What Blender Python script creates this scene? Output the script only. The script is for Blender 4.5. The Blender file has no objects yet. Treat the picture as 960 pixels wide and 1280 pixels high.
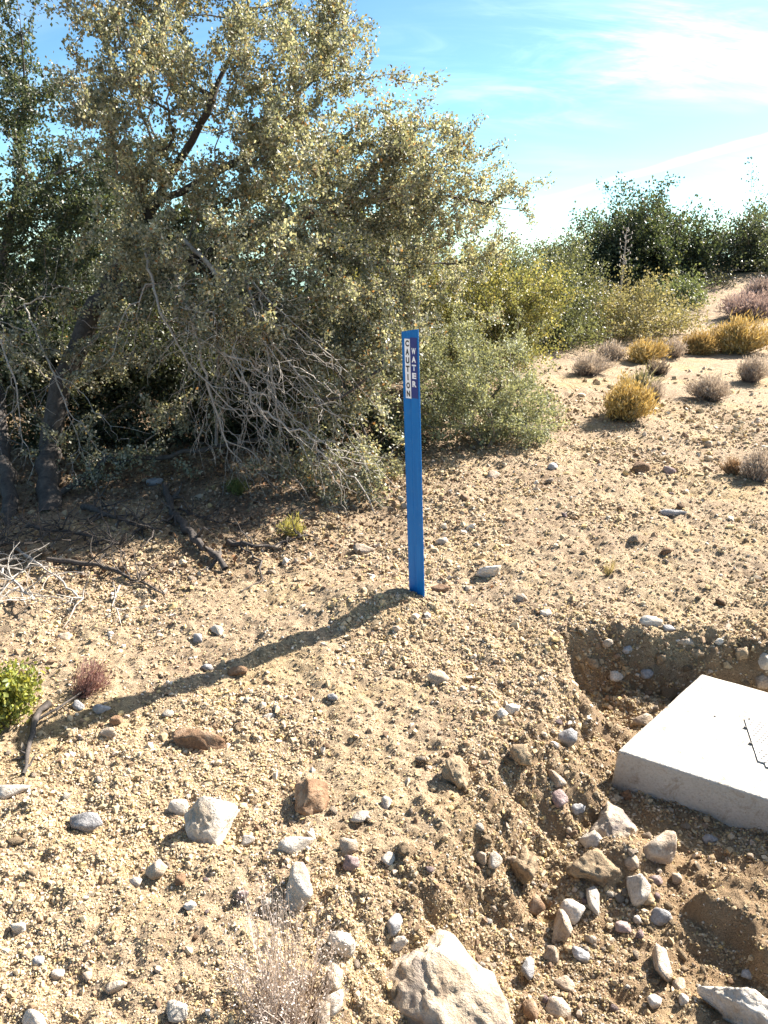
import bpy, math, random
import numpy as np
from mathutils import Vector, Matrix

# ------------------------------------------------------------------ camera, sky, sun, exposure
sc = bpy.context.scene
COL = sc.collection
W_PX, H_PX, F_PX = 960.0, 1280.0, 940.0
CAM_H, PITCH = 1.55, math.radians(20.0)
cam_d = bpy.data.cameras.new('camera')
cam = bpy.data.objects.new('camera', cam_d)
COL.objects.link(cam)
cam.location = (0, 0, CAM_H)
cam.rotation_euler = (math.pi / 2 - PITCH, 0, 0)
cam_d.sensor_fit = 'VERTICAL'
cam_d.sensor_height = 36.0
cam_d.sensor_width = 27.0
cam_d.lens = 36.0 * F_PX / H_PX
cam_d.clip_start = 0.05
cam_d.clip_end = 3000
sc.camera = cam

SUN_AZ, SUN_EL = math.radians(52), math.radians(36)      # azimuth to the right of straight ahead
SKY_STRENGTH, SUN_STRENGTH, EXPOSURE = 0.058, 4.9, 2.08
sc.view_settings.view_transform = 'Standard'
sc.view_settings.look = 'None'
sc.view_settings.gamma = 1.0
sc.view_settings.use_curve_mapping = False
sc.view_settings.exposure = EXPOSURE

sun_d = bpy.data.lights.new('sun', 'SUN')
sun_d.energy = SUN_STRENGTH
sun_d.angle = math.radians(0.53)
sun_d.color = (1.0, 0.94, 0.86)
sun = bpy.data.objects.new('sun', sun_d)
COL.objects.link(sun)
SDIR = Vector((math.sin(SUN_AZ) * math.cos(SUN_EL), math.cos(SUN_AZ) * math.cos(SUN_EL), math.sin(SUN_EL)))
sun.rotation_euler = SDIR.to_track_quat('Z', 'Y').to_euler()
sun.location = SDIR * 40


def pix_dir(px, py):
    u = (px - 480) / F_PX
    v = (py - 640) / F_PX
    cp, sp = math.cos(PITCH), math.sin(PITCH)
    return Vector((u, cp - v * sp, -sp - v * cp))


def build_world():
    w = bpy.data.worlds.new('World')
    sc.world = w
    w.use_nodes = True
    nt = w.node_tree
    nt.nodes.clear()
    N, L = nt.nodes.new, nt.links.new
    out = N('ShaderNodeOutputWorld')
    bg = N('ShaderNodeBackground')
    bg.inputs['Strength'].default_value = SKY_STRENGTH
    sky = N('ShaderNodeTexSky')
    sky.sky_type = 'NISHITA'
    sky.sun_disc = False
    sky.sun_elevation = SUN_EL
    sky.sun_rotation = SUN_AZ
    sky.altitude = 1200
    sky.air_density = 0.8
    sky.dust_density = 0.25
    sky.ozone_density = 1.0
    tc = N('ShaderNodeTexCoord')
    sep = N('ShaderNodeSeparateXYZ')
    L(tc.outputs['Generated'], sep.inputs[0])

    def math_n(op, a, b=None, clamp=False):
        m = N('ShaderNodeMath')
        m.operation = op
        m.use_clamp = clamp
        for i, x in enumerate((a, b)):
            if x is None:
                continue
            if isinstance(x, (int, float)):
                m.inputs[i].default_value = x
            else:
                L(x, m.inputs[i])
        return m.outputs[0]

    zc = math_n('MAXIMUM', sep.outputs['Z'], 0.0)
    zc = math_n('ADD', zc, 0.30)
    comb = N('ShaderNodeCombineXYZ')
    L(math_n('DIVIDE', sep.outputs['X'], zc), comb.inputs[0])
    L(math_n('DIVIDE', sep.outputs['Y'], zc), comb.inputs[1])

    def noise(scale, detail, rough, dist, rot, stretch, loc=(0, 0, 0)):
        mp = N('ShaderNodeMapping')
        mp.inputs['Rotation'].default_value = (0, 0, math.radians(rot))
        mp.inputs['Scale'].default_value = (stretch, 1, 1)
        mp.inputs['Location'].default_value = loc
        L(comb.outputs[0], mp.inputs['Vector'])
        n = N('ShaderNodeTexNoise')
        n.inputs['Scale'].default_value = scale
        n.inputs['Detail'].default_value = detail
        n.inputs['Roughness'].default_value = rough
        n.inputs['Distortion'].default_value = dist
        L(mp.outputs[0], n.inputs['Vector'])
        return n.outputs['Fac']

    def ramp(x, a, b, v=1.0):
        r = N('ShaderNodeMapRange')
        r.interpolation_type = 'SMOOTHSTEP'
        r.inputs['From Min'].default_value = a
        r.inputs['From Max'].default_value = b
        r.inputs['To Max'].default_value = v
        L(x, r.inputs['Value'])
        return r.outputs[0]
    c1 = ramp(noise(1.1, 3, 0.5, 0.3, 20, 0.8, (6.0, 12.3, 0)), 0.38, 0.62)    # broad sheets of cirrus
    c2 = ramp(noise(4.0, 7, 0.65, 0.6, 62, 0.32, (3.1, 0, 0)), 0.38, 0.74)      # combed streaks
    c3 = ramp(noise(5.5, 6, 0.65, 1.0, 115, 0.30, (0, 5.2, 0)), 0.42, 0.78)     # fallstreak hooks
    cl = math_n('MULTIPLY', c1, math_n('ADD', math_n('MULTIPLY', c2, 0.9), math_n('MULTIPLY', c3, 0.7)))
    # a contrail: a thin band along a great circle of the sky
    d1, d2 = pix_dir(640, 262).normalized(), pix_dir(960, 171).normalized()
    nrm = d1.cross(d2).normalized()
    dot = N('ShaderNodeVectorMath')
    dot.operation = 'DOT_PRODUCT'
    L(tc.outputs['Generated'], dot.inputs[0])
    dot.inputs[1].default_value = nrm
    wob = math_n('MULTIPLY', math_n('SUBTRACT', noise(3, 4, 0.6, 0.3, 0, 1), 0.5), 0.010)
    dd = math_n('ABSOLUTE', math_n('ADD', dot.outputs['Value'], wob))
    trail = math_n('SUBTRACT', 1.0, ramp(dd, 0.0003, 0.006), True)
    trail = math_n('MULTIPLY', trail, ramp(noise(2.2, 4, 0.6, 0, 0, 1), 0.20, 0.60, 0.85))
    cl = math_n('ADD', math_n('ADD', math_n('MULTIPLY', cl, 1.3), 0.18), math_n('MULTIPLY', trail, 1.15), True)
    mix = N('ShaderNodeMix')
    mix.data_type = 'RGBA'
    mix.blend_type = 'ADD'
    L(cl, mix.inputs['Factor'])
    tint = N('ShaderNodeMix')
    tint.data_type = 'RGBA'
    tint.blend_type = 'MULTIPLY'
    tint.inputs['Factor'].default_value = 1.0
    L(sky.outputs[0], tint.inputs['A'])
    tint.inputs['B'].default_value = (0.53, 0.79, 0.85, 1)
    L(tint.outputs['Result'], mix.inputs['A'])
    # ice clouds scatter sunlight forward: brighter towards the sun
    sdot = N('ShaderNodeVectorMath'); sdot.operation = 'DOT_PRODUCT'
    L(tc.outputs['Generated'], sdot.inputs[0]); sdot.inputs[1].default_value = SDIR
    ph = math_n('POWER', math_n('MAXIMUM', sdot.outputs['Value'], 0.0), 8.0)
    ph = math_n('ADD', math_n('MULTIPLY', ph, 26.0), 0.7)
    lum = N('ShaderNodeCombineColor')
    for i, k in enumerate((1.0, 0.96, 0.92)):
        L(math_n('MULTIPLY', ph, k), lum.inputs[i])
    L(lum.outputs[0], mix.inputs['B'])
    L(mix.outputs['Result'], bg.inputs['Color'])
    L(bg.outputs[0], out.inputs[0])


build_world()

# ------------------------------------------------------------------ helpers
rng = np.random.default_rng(11)


def ss(a, b, x):
    t = np.clip((np.asarray(x, float) - a) / (b - a), 0, 1)
    return t * t * (3 - 2 * t)


def hash2(ix, iy, seed):
    h = (ix.astype(np.int64) * 374761393 + iy.astype(np.int64) * 668265263 + seed * 144665) & 0xFFFFFFFF
    h = ((h ^ (h >> 13)) * 1274126177) & 0xFFFFFFFF
    h = h ^ (h >> 16)
    return (h & 0xFFFFFF) / float(0xFFFFFF)


def vnoise(x, y, seed=0):
    ix, iy = np.floor(x), np.floor(y)
    fx, fy = x - ix, y - iy
    fx = fx * fx * (3 - 2 * fx)
    fy = fy * fy * (3 - 2 * fy)
    a = hash2(ix, iy, seed); b = hash2(ix + 1, iy, seed)
    c = hash2(ix, iy + 1, seed); d = hash2(ix + 1, iy + 1, seed)
    return (a + (b - a) * fx) * (1 - fy) + (c + (d - c) * fx) * fy - 0.5


def fbm(x, y, seed=0, oct=3):
    s, amp = 0, 1.0
    for o in range(oct):
        s = s + amp * vnoise(x * 2 ** o + 17.3 * o, y * 2 ** o - 9.1 * o, seed + o)
        amp *= 0.5
    return s


def worley(x, y, seed=0):
    ix, iy = np.floor(x), np.floor(y)
    best = np.full(np.shape(x), 9.0)
    for dx in (-1, 0, 1):
        for dy in (-1, 0, 1):
            cx, cy = ix + dx, iy + dy
            px = cx + hash2(cx, cy, seed)
            py = cy + hash2(cx, cy, seed + 7)
            best = np.minimum(best, (px - x) ** 2 + (py - y) ** 2)
    return np.sqrt(best)


PIT = np.array([(-.62, .55), (-.30, 1.0), (-.11, 1.27), (.03, 1.58), (.22, 1.90), (.50, 2.16), (.66, 2.45), (.74, 2.80),
                (.95, 2.85), (1.15, 2.80), (1.58, 2.74), (2.3, 2.70), (3.0, 2.6), (3.0, -1.5), (-.8, -1.5)])


def sdist(x, y, poly):
    d = np.full(np.shape(x), 1e9)
    inside = np.zeros(np.shape(x), bool)
    n = len(poly)
    for i in range(n):
        ax, ay = poly[i]; bx, by = poly[(i + 1) % n]
        ex, ey = bx - ax, by - ay
        t = np.clip(((x - ax) * ex + (y - ay) * ey) / (ex * ex + ey * ey), 0, 1)
        d = np.minimum(d, (x - ax - t * ex) ** 2 + (y - ay - t * ey) ** 2)
        c = ((ay > y) != (by > y)) & (x < (bx - ax) * (y - ay) / (by - ay + 1e-12) + ax)
        inside ^= c
    d = np.sqrt(d)
    return np.where(inside, d, -d)


def H(x, y):
    x = np.asarray(x, float); y = np.asarray(y, float)
    z = 0.15 * ss(4, 9, y) + 0.75 * ss(9, 18, y) * ss(3, 8.5, x) - 0.08 * np.maximum(0, y - 14 - 12 * ss(3, 9, x))
    z = z + 0.06 * ss(3.9, 6, y) * ss(0, -2, x)
    z = z + 0.105 * np.exp(-((x + .04) ** 2 / .055 + (y - 3.06) ** 2 / .04))
    z = z + 0.03 * fbm(x * .8, y * .8, 3, 2) + 0.022 * fbm(x * 2.6, y * 2.6, 4, 2)
    near = 1 - ss(6, 13, y)
    pit = 0
    m = (x > -1.2) & (x < 3.3) & (y < 3.2) & (y > -2)
    dd = np.full(np.shape(x), -1.0)
    if np.any(m):
        wx = x + .09 * fbm(x * 5, y * 5, 21, 4); wy = y + .085 * fbm(x * 6, y * 6, 25, 4)
        dd = np.where(m, sdist(wx, wy, PIT), -1.0)
        width = .34 - .19 * ss(2.35, 2.68, y) * ss(.62, .8, x)
        depth = .235 - .06 * ss(1.6, 1.0, y) + .02 * ss(1.2, .4, x)
        pit = -depth * ss(-.01, 1, dd / width * 1.0)
        pit = pit + .085 * np.exp(-((x - .72) ** 2 / .012 + (y - 1.80) ** 2 / .010))       # heap in front of the slab
        pit = pit + .09 * ss(-.02, .05, sdist(wx, wy, np.array([(.83, 1.66), (.98, 1.37), (1.07, 1.36), (1.5, 1.6), (1.5, 1.75)])))
    z = z + pit
    bank = np.exp(-((dd - .10) / .16) ** 2)
    rough = 1 + .9 * bank + .4 * ss(0, .2, dd)
    fine = near * rough
    z = z + fine * (.022 * fbm(x * 9, y * 9, 5, 2) + .017 * fbm(x * 26, y * 26, 8, 2))
    z = z + near * (1 + .7 * bank) * .0065 * (0.55 - worley(x * 42, y * 42, 31))
    z = z + near * (1 + .7 * bank) * .008 * np.clip(.40 - worley(x * 13, y * 13, 35), 0, 1) / .4 * ss(-.1, .25, fbm(x * 2, y * 2, 77, 2) + .35 * bank)
    z = z + (1 - near) * .05 * fbm(x * 1.5, y * 1.5, 6, 3)
    return z


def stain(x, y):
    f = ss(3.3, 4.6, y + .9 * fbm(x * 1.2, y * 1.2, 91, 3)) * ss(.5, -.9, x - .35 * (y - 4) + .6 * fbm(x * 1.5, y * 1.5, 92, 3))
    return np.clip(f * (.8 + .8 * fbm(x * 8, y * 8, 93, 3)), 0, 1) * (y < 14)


def subsoil(x, y):
    m = (x > -1.2) & (x < 3.3) & (y < 3.2) & (y > -2)
    d = np.where(m, sdist(x, y, PIT), -1.0) + .12 * fbm(x * 4, y * 4, 95, 3)
    return .85 * ss(-.04, .14, d) * np.clip(.75 + .7 * fbm(x * 7, y * 7, 96, 3), 0, 1)


def gp(px, py):
    d = pix_dir(px, py)
    t = np.geomspace(.8, 60, 2500)
    x, y, z = d.x * t, d.y * t, CAM_H + d.z * t
    k = np.argmax(z < H(x, y))
    if k == 0:
        k = len(t) - 1
    return Vector((x[k], y[k], float(H(x[k:k + 1], y[k:k + 1])[0])))


def at(px, py, Y):
    d = pix_dir(px, py)
    t = Y / d.y
    return Vector((d.x * t, Y, CAM_H + d.z * t))


def depth_of(p):
    return p.y * math.cos(PITCH) - (p.z - CAM_H) * math.sin(PITCH)


def mesh_np(name, V, polys, col=None, smooth=False):
    """polys: list of int arrays (n,3) / (n,4); col: (nverts,3) stored as point colour 'Col'"""
    V = np.asarray(V, np.float32)
    me = bpy.data.meshes.new(name)
    polys = [p for p in polys if len(p)]
    loops = np.concatenate([p.reshape(-1) for p in polys]).astype(np.int32)
    sizes = np.concatenate([np.full(len(p), p.shape[1], np.int32) for p in polys])
    starts = np.concatenate([[0], np.cumsum(sizes)[:-1]]).astype(np.int32)
    me.vertices.add(len(V)); me.vertices.foreach_set('co', V.reshape(-1))
    me.loops.add(len(loops)); me.loops.foreach_set('vertex_index', loops)
    me.polygons.add(len(sizes)); me.polygons.foreach_set('loop_start', starts)
    me.polygons.foreach_set('loop_total', sizes)
    if smooth:
        me.polygons.foreach_set('use_smooth', np.ones(len(sizes), bool))
    me.update(calc_edges=True)
    if col is not None:
        a = me.attributes.new('Col', 'FLOAT_COLOR', 'POINT')
        c = np.ones((len(V), 4), np.float32); c[:, :3] = col
        a.data.foreach_set('color', c.reshape(-1))
    return me


def link(name, me, mat=None, parent=None):
    o = bpy.data.objects.new(name, me)
    COL.objects.link(o)
    if mat is not None and me is not None:
        me.materials.append(mat)
    if parent is not None:
        o.parent = parent
    return o


def tag(o, label, cat, group=None, kind=None):
    if label: o['label'] = label
    if cat: o['category'] = cat
    if group: o['group'] = group
    if kind: o['kind'] = kind
    return o


def empty(name, loc, label, cat, group=None):
    o = bpy.data.objects.new(name, None)
    COL.objects.link(o)
    o.location = loc
    o.empty_display_size = .1
    return tag(o, label, cat, group)


# ------------------------------------------------------------------ materials
def new_mat(name):
    m = bpy.data.materials.new(name)
    m.use_nodes = True
    nt = m.node_tree
    b = nt.nodes['Principled BSDF']
    return m, nt, b


def n_noise(nt, vec, scale, detail=4, rough=.6, dist=0):
    n = nt.nodes.new('ShaderNodeTexNoise')
    n.inputs['Scale'].default_value = scale
    n.inputs['Detail'].default_value = detail
    n.inputs['Roughness'].default_value = rough
    n.inputs['Distortion'].default_value = dist
    if vec is not None:
        nt.links.new(vec, n.inputs['Vector'])
    return n


def n_ramp(nt, fac, stops):
    r = nt.nodes.new('ShaderNodeValToRGB')
    e = r.color_ramp.elements
    while len(e) > 1:
        e.remove(e[-1])
    e[0].position, e[0].color = stops[0][0], (*stops[0][1], 1)
    for p, c in stops[1:]:
        x = e.new(p); x.color = (*c, 1)
    nt.links.new(fac, r.inputs[0])
    return r.outputs[0]


def n_mix(nt, fac, a, b, mode='MIX'):
    m = nt.nodes.new('ShaderNodeMix')
    m.data_type = 'RGBA'; m.blend_type = mode
    for k, v in (('Factor', fac), ('A', a), ('B', b)):
        s = [i for i in m.inputs if i.name == k and i.enabled][0]
        if isinstance(v, (int, float)): s.default_value = v
        elif isinstance(v, tuple): s.default_value = (*v, 1)
        else: nt.links.new(v, s)
    return m.outputs['Result']


def n_bump(nt, h, dist, strength=1.0, normal=None):
    b = nt.nodes.new('ShaderNodeBump')
    b.inputs['Distance'].default_value = dist
    b.inputs['Strength'].default_value = strength
    nt.links.new(h, b.inputs['Height'])
    if normal is not None: nt.links.new(normal, b.inputs['Normal'])
    return b.outputs[0]


def ground_material():
    m, nt, b = new_mat('sandy_ground')
    tc = nt.nodes.new('ShaderNodeTexCoord').outputs['Object']
    n1 = n_noise(nt, tc, 1.6, 5, .6, .4).outputs['Fac']
    n2 = n_noise(nt, tc, 7, 5, .65).outputs['Fac']
    n3 = n_noise(nt, tc, 60, 4, .7).outputs['Fac']
    n4 = n_noise(nt, tc, 260, 3, .7).outputs['Fac']
    c1 = n_ramp(nt, n1, [(.30, (.33, .24, .16)), (.44, (.43, .325, .22)), (.54, (.49, .375, .235)), (.66, (.52, .375, .17)), (.80, (.43, .325, .225))])
    c2 = n_ramp(nt, n2, [(.28, (.26, .165, .10)), (.45, (.42, .31, .20)), (.62, (.50, .385, .26)), (.8, (.54, .40, .22))])
    c = n_mix(nt, .5, c1, c2)
    g = n_ramp(nt, n3, [(.3, (.50, .44, .40)), (.48, (1, 1, 1)), (.7, (1.25, 1.23, 1.2))])
    c = n_mix(nt, 1.0, c, g, 'MULTIPLY')
    g2 = n_ramp(nt, n4, [(.3, (.72, .70, .68)), (.52, (1, 1, 1)), (.7, (1.2, 1.19, 1.16))])
    c = n_mix(nt, .8, c, g2, 'MULTIPLY')
    # darker humus and litter-stained soil: painted as a vertex attribute round the oaks
    a = nt.nodes.new('ShaderNodeAttribute'); a.attribute_name = 'Col'
    sp = nt.nodes.new('ShaderNodeSeparateColor'); nt.links.new(a.outputs['Color'], sp.inputs[0])
    c = n_mix(nt, sp.outputs[1], c, n_mix(nt, n2, (.22, .135, .072), (.36, .245, .14)))      # browner subsoil laid bare in the pit
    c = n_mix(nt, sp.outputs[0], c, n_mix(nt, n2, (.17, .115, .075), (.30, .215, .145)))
    nt.links.new(c, b.inputs['Base Color'])
    b.inputs['Roughness'].default_value = .95
    b.inputs['Specular IOR Level'].default_value = .15
    nf = n_noise(nt, tc, 16, 5, .7).outputs['Fac']
    bm = n_bump(nt, nf, .03)
    bm = n_bump(nt, n3, .028, 1.0, bm)
    bm = n_bump(nt, n4, .009, 1.0, bm)
    nt.links.new(bm, b.inputs['Normal'])
    return m


def attr_mat(name, rough=.9, spec=.2, var=.35, scale=60, bump=.003, bscale=120):
    """colour from the point attribute Col, modulated by noise"""
    m, nt, b = new_mat(name)
    a = nt.nodes.new('ShaderNodeAttribute'); a.attribute_name = 'Col'
    tc = nt.nodes.new('ShaderNodeTexCoord').outputs['Object']
    n = n_noise(nt, tc, scale, 4, .65).outputs['Fac']
    v = n_ramp(nt, n, [(.3, (1 - var,) * 3), (.7, (1 + var * .6,) * 3)])
    nt.links.new(n_mix(nt, 1.0, a.outputs['Color'], v, 'MULTIPLY'), b.inputs['Base Color'])
    b.inputs['Roughness'].default_value = rough
    b.inputs['Specular IOR Level'].default_value = spec
    if bump:
        n2 = n_noise(nt, tc, bscale, 4, .7).outputs['Fac']
        nt.links.new(n_bump(nt, n2, bump), b.inputs['Normal'])
    return m


def leaf_material(name, trans=.35, rough=.42, spec=.5, tcol=(1.2, 1.15, .68)):
    m, nt, b = new_mat(name)
    a = nt.nodes.new('ShaderNodeAttribute'); a.attribute_name = 'Col'
    nt.links.new(a.outputs['Color'], b.inputs['Base Color'])
    b.inputs['Roughness'].default_value = rough
    b.inputs['Specular IOR Level'].default_value = spec
    t = nt.nodes.new('ShaderNodeBsdfTranslucent')
    nt.links.new(n_mix(nt, 1.0, a.outputs['Color'], tcol, 'MULTIPLY'), t.inputs['Color'])
    mx = nt.nodes.new('ShaderNodeMixShader')
    mx.inputs[0].default_value = trans
    out = nt.nodes['Material Output']
    nt.links.new(b.outputs[0], mx.inputs[1]); nt.links.new(t.outputs[0], mx.inputs[2])
    nt.links.new(mx.outputs[0], out.inputs['Surface'])
    return m


def bark_material(name, c0, c1, scale=30):
    m, nt, b = new_mat(name)
    tc = nt.nodes.new('ShaderNodeTexCoord').outputs['Object']
    n = n_noise(nt, tc, scale, 5, .7, .5).outputs['Fac']
    nt.links.new(n_ramp(nt, n, [(.3, c0), (.7, c1)]), b.inputs['Base Color'])
    b.inputs['Roughness'].default_value = .85
    b.inputs['Specular IOR Level'].default_value = .25
    nt.links.new(n_bump(nt, n, .006), b.inputs['Normal'])
    return m


def rock_material(name, stops, stain=None, scale=9, rough=.85):
    m, nt, b = new_mat(name)
    tcn = nt.nodes.new('ShaderNodeTexCoord')
    oi = nt.nodes.new('ShaderNodeObjectInfo')
    off = nt.nodes.new('ShaderNodeVectorMath'); off.operation = 'MULTIPLY_ADD'
    nt.links.new(oi.outputs['Random'], off.inputs[0]); off.inputs[1].default_value = (50, 31, 77)
    nt.links.new(tcn.outputs['Object'], off.inputs[2])
    v = off.outputs[0]
    n = n_noise(nt, v, scale * 1.6, 6, .68, .5).outputs['Fac']
    c = n_ramp(nt, n, stops)
    fine = n_noise(nt, v, 130, 4, .7).outputs['Fac']
    c = n_mix(nt, .9, c, n_ramp(nt, fine, [(.3, (.66, .64, .62)), (.55, (1, 1, 1)), (.75, (1.12, 1.12, 1.1))]), 'MULTIPLY')
    if stain:
        s = n_noise(nt, v, scale * .8, 4, .6, 1.0).outputs['Fac']
        f = nt.nodes.new('ShaderNodeMapRange')
        f.inputs['From Min'].default_value = .5; f.inputs['From Max'].default_value = .66
        f.inputs['To Max'].default_value = .85
        nt.links.new(s, f.inputs[0])
        c = n_mix(nt, f.outputs[0], c, stain)
    hs = nt.nodes.new('ShaderNodeHueSaturation')
    mr = nt.nodes.new('ShaderNodeMapRange'); mr.inputs['To Min'].default_value = .82; mr.inputs['To Max'].default_value = 1.12
    nt.links.new(oi.outputs['Random'], mr.inputs[0]); nt.links.new(mr.outputs[0], hs.inputs['Value'])
    nt.links.new(c, hs.inputs['Color'])
    nt.links.new(hs.outputs[0], b.inputs['Base Color'])
    b.inputs['Roughness'].default_value = rough
    b.inputs['Specular IOR Level'].default_value = .25
    bm = n_bump(nt, n, .018)
    nt.links.new(n_bump(nt, fine, .006, 1, bm), b.inputs['Normal'])
    return m


M = {}
M['ground'] = ground_material()
M['pebble'] = attr_mat('pebble_stone', .88, .25, .3, 90, .002, 200)
def instancer_mat(name):
    m = attr_mat(name, .9, .2, .3, 90, 0)
    for n in m.node_tree.nodes:
        if n.type == 'ATTRIBUTE': n.attribute_type = 'INSTANCER'
    return m


M['grit'] = instancer_mat('grit_stone')
M['leaf'] = leaf_material('oak_leaf', .38, .46, .4)
M['leaf_dull'] = leaf_material('dull_leaf', .3, .6, .3, (1.15, 1.1, .7))
M['dry'] = leaf_material('dry_stem', .25, .8, .15, (1.1, 1.0, .8))
M['litter'] = attr_mat('dry_litter', .9, .15, .3, 60, 0)
M['bark'] = bark_material('oak_bark', (.030, .025, .022), (.10, .085, .072), 28)
M['twig'] = bark_material('grey_twig', (.12, .10, .085), (.26, .225, .19), 60)
M['deadwood'] = bark_material('bleached_deadwood', (.22, .19, .16), (.50, .45, .39), 40)
M['charwood'] = bark_material('dark_fallen_wood', (.030, .025, .022), (.12, .10, .085), 40)
M['white'] = rock_material('white_rock', [(.25, (.42, .345, .255)), (.5, (.60, .535, .45)), (.75, (.70, .65, .57))], (.38, .30, .215))
M['brown'] = rock_material('brown_rock', [(.3, (.13, .07, .04)), (.5, (.25, .15, .085)), (.72, (.42, .30, .20))])
M['tan'] = rock_material('tan_rock', [(.3, (.28, .20, .14)), (.5, (.44, .345, .25)), (.72, (.60, .52, .42))])
M['grey'] = rock_material('grey_rock', [(.3, (.22, .21, .205)), (.5, (.36, .345, .335)), (.75, (.50, .48, .46))])
M['purple'] = rock_material('purple_rock', [(.3, (.19, .125, .115)), (.5, (.32, .235, .215)), (.75, (.45, .36, .33))])
M['earth'] = rock_material('earth_clod', [(.3, (.24, .165, .10)), (.5, (.38, .28, .175)), (.72, (.48, .37, .235))], None, 14, .95)
M['mottled'] = rock_material('mottled_boulder', [(.25, (.25, .17, .11)), (.42, (.43, .335, .235)), (.58, (.54, .445, .335)), (.78, (.52, .40, .26))], (.16, .135, .13), 7)

# ------------------------------------------------------------------ ground
def build_ground():
    xs = np.arange(-2.0, 2.05, .010)
    r = [2.05]
    st = .012
    while r[-1] < 600:
        r.append(r[-1] + st); st *= 1.085
    r = np.array(r)
    xs = np.concatenate([-r[::-1], xs, r + .005])
    ys = [.75]
    while ys[-1] < 5.5:
        ys.append(ys[-1] + .0056 * max(ys[-1], 1.0) / 1.05)
    st = .03
    while ys[-1] < 900:
        ys.append(ys[-1] + st); st *= 1.03 if ys[-1] < 20 else 1.12
    back = [.72]
    st = .03
    while back[-1] > -60:
        back.append(back[-1] - st); st *= 1.3
    ys = np.array(back[::-1] + ys)
    X, Y = np.meshgrid(xs, ys)
    Z = H(X.ravel(), Y.ravel()).reshape(X.shape)
    V = np.stack([X.ravel(), Y.ravel(), Z.ravel()], 1)
    ny, nx = X.shape
    i = (np.arange(ny - 1)[:, None] * nx + np.arange(nx - 1)[None]).ravel()
    Q = np.stack([i, i + 1, i + nx + 1, i + nx], 1)
    # humus stain under the oaks
    x, y = X.ravel(), Y.ravel()
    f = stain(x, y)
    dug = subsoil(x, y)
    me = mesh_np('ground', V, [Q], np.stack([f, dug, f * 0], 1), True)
    o = link('ground', me, M['ground'])
    o['kind'] = 'structure'
    print('ground tris', len(Q) * 2)


build_ground()

# ------------------------------------------------------------------ generic geometry
def ico(sub):
    import bmesh
    bm = bmesh.new()
    bmesh.ops.create_icosphere(bm, subdivisions=sub, radius=1)
    V = np.array([v.co[:] for v in bm.verts]); F = np.array([[v.index for v in f.verts] for f in bm.faces])
    bm.free()
    return V, F


ICO = {k: ico(k) for k in (1, 2, 3, 4, 5)}


def n3(P, freq, seed):
    x, y, z = (P * freq).T
    return (vnoise(x + z * .7, y - z * .4, seed) + vnoise(y + 13.1, z + x * .5 + 3.3, seed + 5) + vnoise(z - 5.2, x - y * .6, seed + 9)) / 1.5


def rock_mesh(name, r, dims, sub=3, planes=11, rough=.06, lumpy=.0):
    V, F = ICO[sub]
    V = V.copy()
    n = r.normal(size=(planes, 3)); n /= np.linalg.norm(n, axis=1)[:, None]
    d = r.uniform(.55, .86, planes)
    dots = V @ n.T
    rad = np.where(dots > .05, d / np.maximum(dots, .05), 9).min(1)
    rad = np.minimum(rad, 1.38)
    s = int(r.integers(1, 9999))
    rad = rad * (1 + rough * 1.6 * n3(V, 2.3, s) + rough * n3(V, 6, s + 1) + rough * .7 * n3(V, 13, s + 2))
    if lumpy:
        rad = rad * (1 + lumpy * np.abs(n3(V, 4.5, s + 3)) - lumpy * .3)
    V = V * rad[:, None] * np.array(dims)
    return mesh_np(name, V, [F], None, sub >= 4)


class Buf:
    def __init__(s):
        s.V, s.P, s.C, s.n = [], [], [], 0

    def add(s, V, polys, col=None):
        s.V.append(np.asarray(V, np.float32))
        for p in polys: s.P.append(np.asarray(p) + s.n)
        if col is not None: s.C.append(np.broadcast_to(np.asarray(col, np.float32), (len(V), 3)))
        s.n += len(V)

    def mesh(s, name, smooth=False):
        t = [p for p in s.P if p.shape[1] == 3]; q = [p for p in s.P if p.shape[1] == 4]
        polys = ([np.concatenate(t)] if t else []) + ([np.concatenate(q)] if q else [])
        return mesh_np(name, np.concatenate(s.V), polys, np.concatenate(s.C) if s.C else None, smooth)


def tube(buf, ps, rs, ns):
    ps = np.asarray(ps, float); k = len(ps)
    t = np.gradient(ps, axis=0)
    t /= np.linalg.norm(t, axis=1)[:, None] + 1e-9
    mt = t.mean(0)
    ref = np.eye(3)[np.argmin(np.abs(mt))]
    u = np.cross(t, ref); u /= np.linalg.norm(u, axis=1)[:, None] + 1e-9
    w = np.cross(t, u)
    a = np.arange(ns) * 2 * math.pi / ns
    V = ps[:, None] + np.asarray(rs)[:, None, None] * (np.cos(a)[None, :, None] * u[:, None] + np.sin(a)[None, :, None] * w[:, None])
    i = np.arange(k - 1)[:, None] * ns; j = np.arange(ns)[None]; j2 = (j + 1) % ns
    Q = np.stack([i + j, i + j2, i + ns + j2, i + ns + j], -1).reshape(-1, 4)
    buf.add(V.reshape(-1, 3), [Q])


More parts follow.
